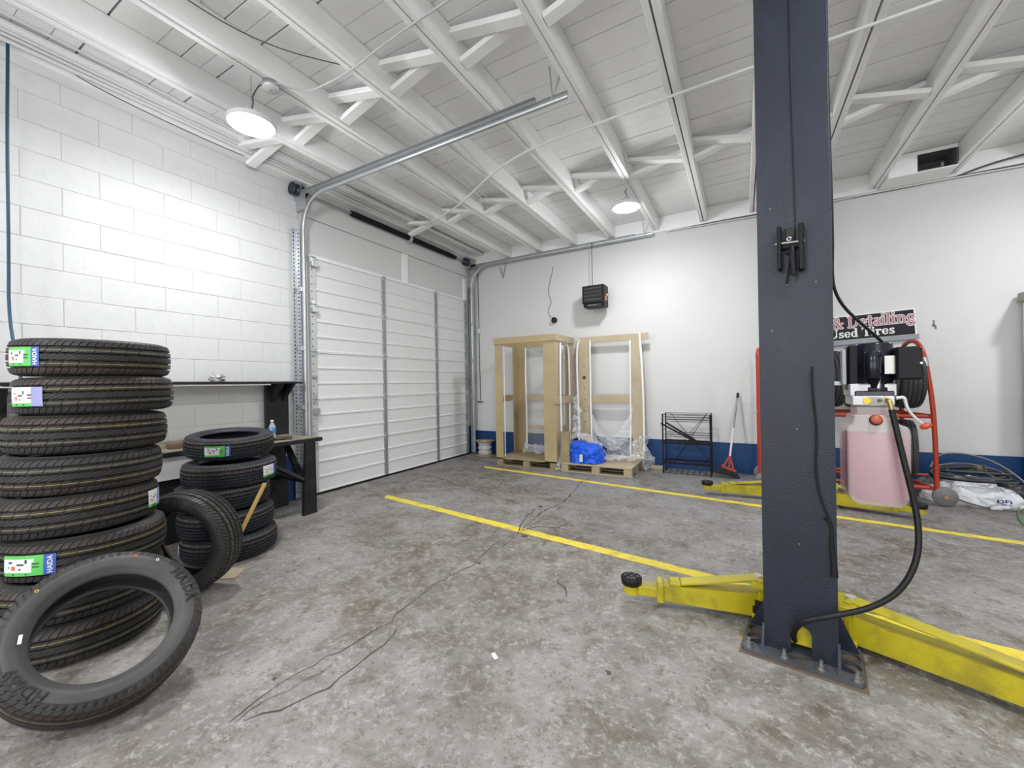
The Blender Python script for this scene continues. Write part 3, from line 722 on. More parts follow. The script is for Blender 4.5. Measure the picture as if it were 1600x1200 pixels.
def place_sticker(t, px, kind, R=.312, flip=False, **kw):
    """put the sticker on the side of the tire that shows at pixel column px"""
    loc = t.location; v = ray(*px); dirw = Vector((v.x, v.y)).normalized(); o = Vector((loc.x, loc.y))
    b = dirw.dot(o); disc = b * b - o.length_squared + R * R
    s = b - math.sqrt(max(disc, 0)); hit = dirw * s - o; aw = math.atan2(hit.y, hit.x)
    inv = t.rotation_euler.to_matrix().inverted(); l = inv @ Vector((math.cos(aw), math.sin(aw), 0))
    upz = 1 if (inv @ Vector((0, 0, 1))).z > 0 else -1
    return sticker(t, math.atan2(l.y, l.x), kind, R, upz, **kw)
place_sticker(S1[0], (32, 565), 'full'); place_sticker(S1[1], (37, 622), 'lilac'); place_sticker(S1[4], (243, 795), 'lilac', al=.06)
place_sticker(S1[5], (42, 908), 'full', al=.10)
# second, lower stack of five
ord5 = ['top tire of the low stack by the workbench, lying flat with its hole showing', 'second tire from the top of the low stack, white sticker at its right',
        'third tire from the top of the low stack, dark sticker at its left', 'fourth tire from the top of the low stack, behind the wooden stick',
        'bottom tire of the low stack, standing on the floor by the cardboard']
S2 = []
for i in range(5):
    z = (4 - i + .5) * .174 + .003
    cx, cy = ((-3.56, 1.735), (-3.47, 1.69), (-3.50, 1.65), (-3.46, 1.655), (-3.43, 1.66))[i]
    t = obj_from('tire', T_B); t.location = (cx, cy, z); t.scale = (1, 1, .905)
    if i == 0: t.scale = (.965, .965, .86)
    t.rotation_euler = (Matrix.Rotation((.080, .014, -.008, .006, 0)[i], 3, 'Y') @ Matrix.Rotation((.040, .008, -.005, .005, 0)[i], 3, 'X') @ Matrix.Rotation(random.uniform(0, 6), 3, 'Z')).to_euler()
    if i == 0: t.location.z += .024
    tag(t, ord5[i], 'tire', 'tires in the low stack by the workbench'); S2.append(t)
place_sticker(S2[0], (338, 694), 'flip', R=.311); place_sticker(S2[1], (422, 722), 'white', al=.07); place_sticker(S2[2], (282, 777), 'full', al=.075); place_sticker(S2[4], (272, 860), 'white', al=.06)

def lean(me, c, az, tilt, label, spin=0.0):
    n = Vector((math.sin(az) * math.cos(tilt), math.cos(az) * math.cos(tilt), math.sin(tilt)))
    x = Vector((0, 0, 1)).cross(n).normalized(); y = n.cross(x)
    m = Matrix(((x.x, y.x, n.x), (x.y, y.y, n.y), (x.z, y.z, n.z))).to_4x4()
    t = obj_from('tire', me); t.matrix_world = Matrix.Translation(c) @ m @ Matrix.Rotation(spin, 4, 'Z')
    tag(t, label, 'tire'); return t, n
TA, nA = lean(T_A, (-2.255, .625, .270), math.radians(98), math.radians(44), 'black tire leaning against the tall stack, sidewall facing the camera')
# sidewall lettering (raised rubber) and colour dots on the near face, local frame: +Z is the face, +Y is uphill
def arc_text(tire, txt, size, mid_deg, rad, zf, mat):
    vs, fs = text_geo(txt, size, .0012, .0008); out = []
    for p in vs:
        a = math.radians(mid_deg) - p.x / rad; rr = rad + p.y - size * .35; zz = zf(rr) + p.z
        out.append(Vector((rr * math.cos(a), rr * math.sin(a), zz)))
    return MB().add(out, fs).build('sidewall_lettering', mat, tire)
zf = lambda r: .0985 - 1.2 * max(0, r - .268) ** 1.15 - (.05 * max(0, .25 - r))
arc_text(TA, 'HAIDA', .056, 12, .261, zf, letter_m)
arc_text(TA, 'HD669', .054, 210, .261, zf, letter_m)
for ang, rad, m in ((66, .268, orange_m), (48, .266, st_white), (131, .268, yellow_mark)):
    a = math.radians(ang); c = Vector((rad * math.cos(a), rad * math.sin(a), .0985))
    MB().lathe([(.0035, 0), (.0035, .001), (.006, .001), (.006, 0)], 14, Matrix.Translation(c)).build('paint_dot', m, TA)
a = math.radians(170)
MB().box((-.005, -.016, 0), (.005, .016, .0015), 0, Matrix.Translation((.226 * math.cos(a), .226 * math.sin(a), .0945)) @ Matrix.Rotation(a, 4, 'Z')).build('bead_tag', st_white, TA)
TBk, nB = lean(T_C, (-2.998, 1.203, .311), math.radians(151), math.radians(-3), 'black tire standing on edge between the two tire stacks, tread to the right')

# stick and cardboard between the stacks
stk = thing('wooden_stick', 'plain wooden stick leaning on the low tire stack', 'stick', onz(352, 855))
p0 = Vector((-3.115, 1.46, .02)); p1 = onx(414, 755, -3.105)
mb = MB().bar(p0, p1, .028, .020, .003); o = mb.build('shaft', stick_wood, stk, W=True)
cb = MB(); q = [onz(*p) for p in ((335, 906), (367, 904), (384, 889), (350, 886))]
cb.add([(*v.xy, .012) for v in q] + [(*v.xy, .016) for v in q], [(0, 1, 2, 3), (7, 6, 5, 4), (0, 4, 5, 1), (1, 5, 6, 2), (2, 6, 7, 3), (3, 7, 4, 0)])
cbo = cb.build('cardboard_sheet', card_m); cbo.location.z = -.011
tag(cbo, 'flat scrap of brown cardboard on the floor by the standing tire', 'cardboard')

# ================================================================== WORKBENCH AND SHELF
wbn = thing('workbench', 'black painted wooden workbench with a worn tan top against the block wall', 'workbench', (-4.0, 2.0, 0))
MB().box((-4.31, 2.13, .705), (-3.68, 2.64, .742), .004).build('top_board', black_wood, wbn, W=True)
MB().box((-4.31, .2, .705), (-3.98, 2.128, .742), .004).build('top_board', black_wood, wbn, W=True)
MB().box((-4.30, 2.14, .742), (-3.70, 2.615, .7445)).build('top_surface', tan_worn, wbn, W=True)
MB().box((-4.30, .22, .742), (-3.99, 2.12, .7445)).build('top_surface', tan_worn, wbn, W=True)
MB().box((-4.31, .2, .7445), (-4.285, 2.3, .80), .002).build('back_rail', tan_worn, wbn, W=True)
MB().box((-4.01, .25, .52), (-3.995, 2.10, .70), .002).build('apron', M('apron_white', (.62, .62, .61), .6), wbn, W=True)
MB().box((-4.02, .25, .0), (-4.012, 2.10, .52), .002).build('kick_panel', black_wood, wbn, W=True)
def leg(y0, y1, x):
    mb = MB(); mb.add([(x - .03, y0 + .035, .705), (x + .005, y0 + .035, .705), (x + .005, y1 - .005, .705), (x - .03, y1 - .005, .705), (x - .06, y0 + .02, 0), (x - .022, y0 + .02, 0), (x - .022, y1 + .02, 0), (x - .06, y1 + .02, 0)],
        [(0, 1, 2, 3), (7, 6, 5, 4), (0, 4, 5, 1), (1, 5, 6, 2), (2, 6, 7, 3), (3, 7, 4, 0)]); return mb.build('leg', black_wood, wbn, W=True)
leg(2.42, 2.56, -3.68)
MB().box((-4.28, 2.45, 0), (-4.23, 2.60, .705), .003).build('leg', black_wood, wbn, W=True)
MB().bar((-3.74, 2.49, .33), (-4.25, 2.52, .33), .09, .03, .003).build('stretcher', black_wood, wbn, W=True)
MB().bar((-3.735, 2.47, .34), (-3.96, 2.12, .60), .03, .09, .003, (1, 0, 0)).build('brace', black_wood, wbn, W=True)
MB().bar((-3.735, 2.45, .36), (-4.0, 2.45, .69), .06, .03, .003).build('brace', black_wood, wbn, W=True)
MB().box((-4.29, 2.28, 0.0), (-4.20, 2.60, .30), .004).build('lower_panel', black_wood, wbn, W=True)

sh = thing('wall_shelf', 'long black edged shelf on the block wall above the workbench', 'shelf', (-4.2, 1.5, 1.25))
MB().box((-4.325, .15, 1.284), (-4.06, 2.70, 1.304), .002).build('board', black_wood, sh, W=True)
MB().box((-4.32, .16, 1.270), (-4.075, 2.36, 1.284)).build('underside', joist_white, sh, W=True)
MB().box((-4.31, 2.42, .7445), (-4.27, 2.66, 1.284), .003).build('support_panel', black_wood, sh, W=True)
MB().box((-4.31, .50, .7445), (-4.27, .72, 1.284), .003).build('support_panel', black_wood, sh, W=True)
for y0 in (2.42, .50):
    MB().prism([(-4.27, y0 + .05, 1.284), (-4.07, y0 + .05, 1.284), (-4.27, y0 + .05, 1.10)], (0, .03, 0)).prism([(-4.27, y0 + .17, 1.284), (-4.07, y0 + .17, 1.284), (-4.27, y0 + .17, 1.10)], (0, .03, 0)).build('bracket', black_wood, sh, W=True)

# bottle, gloves, crumpled wrap
bt = thing('water_bottle', 'small clear plastic water bottle with a blue label on the workbench', 'bottle', (-3.98, 2.31, .7445))
MB().lathe([(0, 0), (.028, 0), (.031, .006), (.031, .05), (.029, .055), (.031, .06), (.031, .11), (.026, .135), (.014, .155), (.012, .165), (.012, .172)], 20).build('body', clear_m, bt)
MB().lathe([(.0315, .062), (.0318, .063), (.0318, .112), (.0315, .113)], 20).build('label', bottle_lab, bt)
MB().lathe([(0, .188), (.013, .187), (.0145, .184), (.0145, .168), (0, .168)], 16).build('cap', st_white, bt)
MB().grid(6, 6, lambda u, v: Vector((.0325 * math.cos(-.9 + u * .5 - .25), .0325 * math.sin(-.9 + u * .5 - .25), .075 + v * .025)), True).build('label_emblem', st_white, bt, fix=False)
gl = thing('work_gloves', 'pair of crumpled dark brown work gloves on the workbench', 'gloves', (-3.86, 2.30, .7445), .9)
def blob_grid(rx, ry, rz, seed, amp=.25, n=14, fr=6.0, flat=True):
    mb = MB()
    def f(u, v):
        a = 2 * PI * u; p = PI * v; s = Vector((math.sin(p) * math.cos(a), math.sin(p) * math.sin(a), math.cos(p)))
        k = 1 + amp * mnoise.noise(s * fr * .4 + Vector((seed, seed * 2.1, 0))) + amp * .5 * mnoise.noise(s * fr + Vector((0, seed, seed)))
        q = Vector((s.x * rx * k, s.y * ry * k, s.z * rz * k))
        if flat: q.z = max(q.z, -rz * .75) + rz * .75
        return q
    return mb.grid(n, n, f)
MB_g = blob_grid(.055, .045, .018, 3.0, .3); MB_g.build('palm', glove_m, gl)
for k in range(4):
    o = -.028 + k * .018
    MB().tube([(.03, o, .014), (.075, o * 1.25, .022 + .006 * (k % 2)), (.115, o * 1.5, .013)], lambda s: .0095 * (1 - .35 * s), 8).build('finger', glove_m, gl)
MB().tube([(0, .03, .014), (.03, .06, .018), (.055, .075, .012)], .010, 8).build('thumb', glove_m, gl)
g2 = blob_grid(.05, .04, .014, 8.0, .35); g2.v = [(x - .06, y - .02, z) for x, y, z in g2.v]; g2.build('cuff', glove_m, gl)
rg = blob_grid(.055, .05, .048, 5.0, .55, 26, 9.0).build('crumpled_wrap', M('crumpled_clear_wrap', (.42, .42, .40), .15, var=.5, scale=30, spec=1.0))
rg.location = (-4.17, 1.93, 1.304); tag(rg, 'crumpled ball of grey plastic wrap on top of the wall shelf', 'plastic wrap')
tag(MB().box((-4.16, 2.07, 1.304), (-4.11, 2.12, 1.312), .002).build('sanding_block', grey_plastic), 'small flat grey block lying on the wall shelf beside the crumpled wrap', 'block')
brk = tag(MB().box((-4.22, 1.56, .7445), (-4.14, 1.68, .79), .006).build('scrap_block', M('scrap_brown', (.13, .08, .055), .8, var=.3)), 'brown scrap block lying on the workbench between the two tire stacks', 'block')
hs = tag(MB().tube([(-4.155, .73, 3.60), (-4.16, .73, 3.45), (-4.20, .728, 2.9), (-4.245, .735, 2.2), (-4.25, .73, 1.7), (-4.03, .74, 1.38), (-4.02, .735, 1.2), (-4.03, .72, .76)], .0085, 8).build('air_hose', blue_hose), 'thin blue air hose hanging down the block wall at the left edge', 'hose')

# ================================================================== BACK WALL THINGS
ht = thing('unit_heater', 'black louvred unit heater hanging high on the back wall', 'heater', (-1.90, 5.86, 2.36))
MB().box((-.165, -.02, .05), (.165, .20, .315), .006).box((-.15, -.005, 0), (.165, .20, .05), .004).build('case', black_m, ht)
MB().box((-.135, -.026, .072), (.135, -.018, .30)).build('grille_recess', M('grille_dark', (.004, .004, .004), .6), ht)
for k in range(4):
    MB().bar((-.128, -.036, .095 + k * .054), (.128, -.036, .095 + k * .054), .034, .006, .001, (0, .75, 1)).build('louvre', M('louvre_grey', (.16, .16, .165), .4, metal=.4), ht)
MB().box((.165, .03, .09), (.168, .13, .15)).build('warning_label', M('warning_orange', (.55, .22, .05), .5), ht)
MB().cyl((.168, .10, .17), (.20, .10, .17), .022, 14).build('conduit_elbow', alu_m, ht)
MB().box((-.09, -.0075, .014), (.06, -.005, .036)).lathe([(.010, -.0005), (.010, .001), (.017, .001), (.017, -.0005)], 16, Matrix.Translation((.095, -.006, .025)) @ Matrix.Rotation(PI / 2, 4, 'X')).build('nameplate', M('nameplate_grey', (.10, .10, .10), .4), ht)
MB().cyl((-.07, .18, .315), (-.07, .18, 1.02), .006, 8).build('hanger_rod', cable_grey, ht)
MB().box((-.10, .17, .10), (.10, YB - 5.86, .22), .003).build('wall_bracket', black_m, ht)

cc = thing('security_camera', 'small black dome camera on the back wall with a wavy cable above', 'camera', (-2.665, YB, 2.27))
MB().lathe([(0, 0), (.045, 0), (.047, .008), (.047, .035), (.040, .045), (0, .045)], 20, Matrix.Rotation(PI / 2, 4, 'X')).build('base', black_m, cc)
MB().lathe([(.038, .044), (.034, .060), (.022, .074), (0, .080)], 20, Matrix.Rotation(PI / 2, 4, 'X') @ Matrix.Rotation(.35, 4, 'X')).build('dome', motor_m, cc)
w_ = [(864, 417), (863, 425), (859, 440), (856, 455), (859, 466), (862, 472), (858, 480), (856, 488), (859, 494), (864, 497)]
MB().tube([ony(*p, YB - .006) for p in w_], .004, 6).build('camera_cable', cable_grey, cc, W=True)

cv = thing('corner_cable', 'grey cable with a small white box running down the corner by the garage door', 'cable', (-4.15, YB, .9))
MB().tube([(-4.16, YB - .008, 3.34), (-4.155, YB - .008, 2.6), (-4.15, YB - .008, 2.2), (-4.15, YB - .008, 1.5), (-4.145, YB - .008, .96)], .006, 6).build('cable', cable_grey, cv, W=True)
MB().box((-4.185, YB - .04, 2.16), (-4.12, YB, 2.25), .006).build('box', cable_white, cv, W=True)
MB().box((-4.21, YB - .02, .915), (-4.09, YB, .94), .004).build('clip', M('rust_clip', (.12, .11, .10), .6), cv, W=True)
tag(MB().bar((-3.68, YB - .02, 3.30), (-3.62, YB - .02, 3.09), .004, .012).bar((-3.56, YB - .02, 3.36), (-3.62, YB - .02, 3.09), .004, .012).build('track_strap', galv_d), 'bent grey metal strap hanging below the far door track', 'strap')

# ---- wooden shipping crates
def pallet(t, x0, x1, y0, y1, wood):
    MB().box((x0, y0, .105), (x1, y1, .128), .003).build('deck', wood, t, W=True)
    for xx in (x0, (x0 + x1) / 2 - .05, x1 - .115):
        for yy in (y0 + .01, (y0 + y1) / 2 - .05, y1 - .11):
            MB().box((xx + .002, yy, .016), (xx + .112, yy + .10, .105), .004).build('pallet_block', wood, t, W=True)
    for yy in (y0 + .01, (y0 + y1) / 2 - .05, y1 - .11): MB().box((x0, yy, 0), (x1, yy + .10, .016), .002).build('bottom_board', wood, t, W=True)
def foam(t, pts, wd=.03, th=.05, up=(1, 0, 0)):
    mb = MB(); P = [Vector(p) for p in pts]
    mb.tube(P, wd / 2, 6, False, 2); o = mb.build('foam_strip', foam_m, t, W=True); return o
cr = thing('shipping_crate', 'open pale plywood shipping crate frame on a pallet, left of the pair', 'crate', (-2.80, 5.68, 0), 0, 'plywood crate frames by the back wall')
x0, x1, y0, y1, zt = -3.30, -2.30, 5.33, 6.03, 1.94
pallet(cr, x0, x1, y0, y1, pallet_wood)
def post(t, xa, xb, ya, yb, z0, z1, wood=crate_wood): return MB().box((xa, ya, z0), (xb, yb, z1), .002).build('post', wood, t, W=True)
post(cr, x0, x0 + .125, y0, y0 + .016, .106, 1.86); post(cr, x0, x0 + .016, y0 + .016, y0 + .13, .128, 1.86)
post(cr, x1 - .19, x1, y0, y0 + .016, .106, 1.86); post(cr, x1 - .016, x1, y0 + .016, y0 + .14, .128, 1.86, crate_wood2)
post(cr, x0 + .0, x0 + .165, y1 - .016, y1, .128, 1.86, crate_wood); post(cr, x0, x0 + .016, y1 - .15, y1 - .016, .128, 1.86)
post(cr, x1 - .12, x1, y1 - .016, y1, .128, 1.86, crate_wood2); post(cr, x1 - .016, x1, y1 - .13, y1 - .016, .128, 1.86, crate_wood2)
def rail(t, a, b, wood=crate_wood): return MB().box(a, b, .002).build('rail', wood, t, W=True)
rail(cr, (x0 - .016, y0 - .016, 1.845), (x1 + .016, y0, zt)); rail(cr, (x0 - .016, y1, 1.845), (x1 + .016, y1 + .016, zt))
rail(cr, (x0 - .016, y0, 1.845), (x0, y1, zt)); rail(cr, (x1, y0, 1.845), (x1 + .016, y1, zt), crate_wood2)
rail(cr, (x0 + .165, y1 - .002, .965), (x1 - .12, y1 + .012, 1.065)); rail(cr, (x0 - .012, y0 + .13, .965), (x0 + .002, y1 - .15, 1.065)); rail(cr, (x1 - .002, y0 - .02, .945), (x1 + .014, y1 - .02, 1.05), crate_wood2)
rail(cr, (x0 + .165, y1 - .002, .50), (x1 - .12, y1 + .012, .56)); 
foam(cr, [(x0 + .135, y0 + .04, .14), (x0 + .132, y0 + .05, .5), (x0 + .134, y0 + .05, 1.1), (x0 + .132, y0 + .05, 1.82)], .014)
foam(cr, [(x1 + .022, y0 + .12, .16), (x1 + .025, y0 + .13, .6), (x1 + .022, y0 + .12, 1.2), (x1 + .03, y0 + .13, 1.82)], .03)
foam(cr, [(x0 + .185, y1 - .03, .16), (x0 + .19, y1 - .03, .8), (x0 + .175, y1 - .03, 1.3), (x0 + .185, y1 - .03, 1.83)], .03)
foam(cr, [(x1 - .14, y1 - .03, .6), (x1 - .14, y1 - .03, 1.2), (x1 - .13, y1 - .03, 1.7), (x1 - .17, y1 - .03, 1.83)], .028)
foam(cr, [(x1 - .01, y1 - .16, .3), (x1 - .005, y1 - .15, 1.2), (x1 - .01, y1 - .15, 1.75), (x1 - .02, y1 - .2, 1.83)], .028)
c2 = thing('shipping_crate', 'plywood crate frame on a pallet leaning at the wall, blue tarp on its deck', 'crate', (-1.75, 5.68, 0), 0, 'plywood crate frames by the back wall')
a0, a1 = -2.245, -1.255
pallet(c2, a0, a1, y0, y1, crate_wood2)
post(c2, a0 + .04, a0 + .215, y1 - .016, y1, .128, 1.86, crate_wood2); post(c2, a1 - .145, a1, y1 - .016, y1, .128, 1.90, crate_wood2)
rail(c2, (a0 + .04, y1, 1.85), (a1 + .09, y1 + .018, zt), crate_wood2); rail(c2, (a0 + .21, y1, .93), (a1 - .14, y1 + .014, 1.06), crate_wood2)
post(c2, a0 + .005, a0 + .13, y0 + .005, y0 + .06, .128, .56, pallet_wood)
for k in range(8): MB().cyl((a0 + .13, y1 - .0175, .3 + k * .17), (a0 + .13, y1 - .015, .3 + k * .17), .010 if k != 6 else .028, 8).build('knot', knot_m, c2, W=True)
foam(c2, [(a0 + .03, y1 - .03, .14), (a0 + .035, y1 - .03, .7), (a0 + .02, y1 - .03, 1.4), (a0 + .02, y1 - .02, 1.78), (a0 + .07, y1 - .03, 1.9)], .035)
foam(c2, [(a0 + .25, y1 - .05, .14), (a0 + .235, y1 - .04, .8), (a0 + .23, y1 - .03, 1.3), (a0 + .232, y1 - .03, 1.88)], .03)
foam(c2, [(a1 - .175, y1 - .04, .14), (a1 - .165, y1 - .03, .6), (a1 - .16, y1 - .03, 1.2), (a1 - .155, y1 - .03, 1.85)], .03)
foam(c2, [(a1 + .02, y1 - .04, .14), (a1 + .022, y1 - .03, .8), (a1 + .01, y1 - .02, 1.4), (a1 - .025, y1 - .01, 1.95)], .035)
# plastic film
def film(name, label, nu, nv, fn, amp, fr, mat, seed):
    def f(u, v):
        p = Vector(fn(u, v)); q = p * fr + Vector((seed, 0, 0))
        d = Vector((mnoise.noise(q), mnoise.noise(q + Vector((7, 3, 1))), mnoise.noise(q + Vector((1, 9, 5))))) + .5 * Vector((mnoise.noise(q * 2.7), mnoise.noise(q * 2.7 + Vector((7, 3, 1))), mnoise.noise(q * 2.7 + Vector((1, 9, 5)))))
        p = p + d * amp; p.z = max(p.z, .002); p.y = min(p.y, YB - .012); return p
    o = MB().grid(nu, nv, f, False).build(name, mat, fix=False); return tag(o, label, 'plastic film', 'clear plastic film on the crates')
film('plastic_film', 'clear film sagging between the posts under the middle rail of the right crate', 40, 22,
     lambda u, v: (a0 + .22 + u * .63, y1 - .035 - .05 * math.sin(PI * u), (1 - v) * (.93 - .48 * (math.sin(PI * u) ** .7)) + v * (.62 - .32 * math.sin(PI * u) - .12 * u)), .022, 7, film_m, 1)
film('plastic_film', 'bunched clear film hanging low behind the deck of the right crate', 36, 24,
     lambda u, v: (a0 + .48 + u * .46, y1 - .03 - .05 * math.sin(3 * u), .46 - v * .34 - .05 * u), .05, 9, film_m, 4)
film('plastic_film', 'crumpled clear film strewn over the deck and tarp of the right crate', 60, 22,
     lambda u, v: (a0 + .12 + u * .92, 5.60 + v * .30 + .04 * math.sin(9 * u), .15 + (.30 * max(0, 1 - (u / .45) ** 2)) + .02 * math.sin(4 * v) + .03), .05, 10, film_m, 9)
film('plastic_film', 'crumpled clear film hanging off the right end of the right crate', 26, 34,
     lambda u, v: (a1 + .02 + u * .10 + .04 * math.sin(6 * v), y1 - .28 + u * .22, .02 + v * .46), .07, 9, film_m, 13)
film('plastic_film', 'tall wrinkled clear film hanging in the gap between the two crates', 22, 44,
     lambda u, v: (a0 - .03 + u * .12 + .06 * (1 - v), y1 - .12 - .18 * (1 - v), .42 + v * .62), .045, 11, film_m, 17)
film('plastic_film', 'crumpled clear film lying on the deck of the left crate', 44, 18,
     lambda u, v: (x0 + .17 + u * .62, 5.84 + v * .14, .145 + .13 * v * (1 - .4 * u)), .045, 11, film_m, 22)
film('plastic_film', 'thin clear film sheet hung across the back of the left crate', 26, 40,
     lambda u, v: (x0 + .22 + u * .55, y1 - .04 - .04 * math.sin(PI * v) * (1 - u), .20 + v * (1.62 - .2 * u)), .015, 5, film_thin, 26)
film('plastic_film', 'scrap of clear film bunched on the floor between the two crates', 20, 20,
     lambda u, v: (x1 + .0 + u * .07, y0 - .04 + v * .16, .02 + .26 * v), .05, 12, film_m, 30)
# blue tarp bundle
tb = thing('blue_tarp_bundle', 'bright blue folded tarp bundle lying on the right crate deck', 'tarp', (-1.93, 5.56, .13))
def tarp(u, v):
    a = 2 * PI * u; sx = math.copysign(abs(math.cos(a)) ** .55, math.cos(a)); sy = math.copysign(abs(math.sin(a)) ** .55, math.sin(a))
    r = 1 - .10 * v if v < .75 else (1 - v) / .25 * .925
    z = .225 * min(1, v / .75) * (1 - .22 * (sx * r)) if v < .75 else .225 * (1 - .22 * sx * r) + .02 * math.sin((v - .75) * 8)
    p = Vector((sx * .235 * r, sy * .22 * r, z)); q = p * 9
    d = Vector((mnoise.noise(q), mnoise.noise(q + Vector((5, 1, 2))), mnoise.noise(q + Vector((2, 6, 3))))) * .030 + Vector((mnoise.noise(q * 2.5), mnoise.noise(q * 2.5 + Vector((5, 1, 2))), mnoise.noise(q * 2.5 + Vector((2, 6, 3))))) * .022
    p += d; p.z = max(p.z, 0.002); return p
MB().grid(56, 26, tarp, False).build('tarp', tarp_m, tb)
MB().box((-.03, -.238, .03), (.015, -.232, .13), .0015).build('paper_tag', st_white, tb)
# wire spool
sp = thing('cable_spool', 'small wooden spool of white cable in the corner by the garage door', 'cable spool', (-3.94, 5.99, 0))
for z in (0, .25): MB().lathe([(0, z), (.165, z), (.168, z + .004), (.168, z + .016), (.165, z + .02), (0, z + .02)], 32).build('flange', pallet_wood, sp)
pr = [(.0, .02)]
for k in range(9): zz = .024 + k * .0252; rr = .115 + .010 * math.sin(k * 1.9); pr += [(rr - .010, zz), (rr, zz + .006), (rr, zz + .018), (rr - .010, zz + .024)]
MB().lathe(pr + [(0, .25)], 28).build('cable_winding', M('spool_cable', (.55, .56, .55), .5, var=.2, scale=40), sp)
MB().tube([(.11, -.05, .10), (.13, -.09, .14), (.14, -.06, .19), (.11, -.10, .21)], .007, 6).build('loose_end', M('spool_cable', (.55, .56, .55)), sp)
MB().box((-.01, -.10, .271), (.08, -.06, .273)).build('spool_label', st_white, sp)
tag(MB().box((-1.16, 6.03, 0), (-.98, 6.10, .045), .004).build('wood_offcut', crate_wood2), 'short pale wood offcut on the floor between the crate and the wire rack', 'wood offcut')

# ---- black wire display rack
wr = thing('wire_rack', 'black wire display rack standing against the back wall', 'rack', (-.66, 5.87, 0))
xa, xb, ya, yb = -.29, .29, -.06, .20
for xx in (xa, xb):
    for yy in (ya, yb): MB().bar((xx, yy, 0), (xx, yy, .80), .016, .016, .001).build('upright', black_m, wr)
    for zz in (.03, .16, .42, .58, .78): MB().cyl((xx, ya, zz), (xx, yb, zz), .004, 6).build('side_wire', black_m, wr)
mb = MB()
for yy in (ya, yb):
    for zz in (.80, .765, .735, .705, .53, .50): mb.cyl((xa, yy, zz), (xb, yy, zz), .0035, 6)
mb.build('cross_wire', black_m, wr)
MB().cyl((xa + .06, yb, .80), (xb - .02, yb, .14), .004, 6).cyl((xb - .05, yb, .80), (xa + .12, yb, .14), .004, 6).cyl((xb - .07, yb - .02, .78), (xa + .14, yb - .02, .30), .003, 6).build('cross_brace', black_m, wr)
for zz in (.42, .15):
    MB().bar((xa, ya, zz), (xb, ya, zz), .008, .03, .001).bar((xa, yb, zz), (xb, yb, zz), .008, .02, .001).build('shelf_rail', black_m, wr)
    mb = MB()
    for k in range(9): mb.cyl((xa + k * .0725, ya, zz + .008), (xa + k * .0725, yb, zz + .012), .004, 6)
    mb.build('shelf_wire', black_m, wr)
mb = MB()
for k in range(9): mb.cyl((xa + k * .0725, ya, .012), (xa + k * .0725, yb, .012), .0035, 6)
mb.cyl((xa, ya, .012), (xb, ya, .012), .0035, 6); mb.build('base_wire', black_m, wr)
MB().bar((xa - .02, ya - .02, .675), (xb - .10, ya - .02, .41), .010, .022, .001).bar((xa + .03, ya + .05, .685), (xb - .12, ya + .05, .42), .010, .022, .001).build('loose_bar', black_m, wr)
MB().tube([(xa - .05, ya + .05, .145), (xa + .1, ya + .03, .150), (xa + .25, ya + .02, .165), (xa + .4, ya + .04, .135)], .007, 6).build('hose_scrap', M('green_hose', (.02, .06, .05), .4), wr)

# ---- broom
br = thing('broom', 'angled broom with red head and grey handle leaning on the back wall', 'broom', (-.16, 5.86, 0))
h0 = Vector((.005, .0, .26)); h1 = Vector((.105, .300, 1.07)); hm = h0.lerp(h1, .45); he = h0.lerp(h1, .92)
MB().cyl(h0, hm, .0125, 12).build('handle', M('handle_white', (.70, .69, .74), .35), br)
MB().cyl(hm, he, .0115, 12).build('upper_handle', M('handle_steel', (.30, .30, .31), .35, metal=.5), br)
MB().cyl(he, h1, .014, 12).build('grip', black_m, br)
MB().bar((.005, 0, .28), (.05, 0, .10), .028, .022, .003).bar((.005, 0, .28), (-.07, 0, .145), .028, .022, .003).bar((-.09, 0, .15), (.075, 0, .09), .032, .028, .004).bar((.005, 0, .24), (-.005, 0, .12), .02, .018, .002).build('head', red_plastic, br)
rw = random.Random(3); mb = MB()
for i in range(30):
    u = i / 29; p = Vector((-.09 + .165 * u, 0, .15 - .06 * u))
    for j in range(3):
        q = Vector((-.165 + .27 * u + rw.uniform(-.008, .008), (j - 1) * .03 + rw.uniform(-.006, .006), .055 - .052 * u + rw.uniform(0, .006)))
        mb.cyl(p + Vector((0, (j - 1) * .008, 0)), q, .0042, 5, .0048)
mb.build('bristles', bristle_m, br)

# ---- red tire rack with its tires
rk = thing('tire_rack', 'red tubular tire rack on wheels standing before the back wall', 'tire rack', (.88, 5.62, 0))
RX0, RX1, RY0, RY1 = .165 - .88, 1.585 - .88, -.19, .30
def tubep(nm, pts, r=.019, sm=1): return MB().tube(pts, r, 10, False, sm).build(nm, red_paint, rk)
tubep('upright', [(RX0, RY0, .07), (RX0, RY0, 1.52)]); tubep('upright', [(RX0, RY1, .07), (RX0, RY1, 1.52)])
tubep('upright', [(RX1 + .03, RY0, .07), (RX1 + .02, RY0, .9), (RX1 - .03, RY0, 1.36), (RX1 - .05, RY0 + .03, 1.52), (RX1 - .075, RY0 + .15, 1.62), (RX1 - .10, RY1 - .1, 1.58), (RX1 - .1, RY1, 1.40), (RX1 - .08, RY1, .07)], .020, 3)
tubep('top_bow', [(RX0, RY0, 1.50), (RX0, RY0 + .05, 1.60), (RX0, RY1 - .05, 1.60), (RX0, RY1, 1.50)], .019, 2)
for zz in (.855, .16): 
    tubep('shelf_bar', [(RX0, RY0 + .02, zz), (RX1, RY0 + .02, zz)]); tubep('shelf_bar', [(RX0, RY1 - .06, zz + .015), (RX1 - .08, RY1 - .06, zz + .015)])
tubep('shelf_bar', [(RX0, RY0 + .1, .27), (RX1, RY0 + .1, .27)], .012)
tubep('side_bar', [(RX1, RY0, .86), (RX1 - .08, RY1, .86)]); tubep('side_bar', [(RX1, RY0, .16), (RX1 - .08, RY1, .16)])
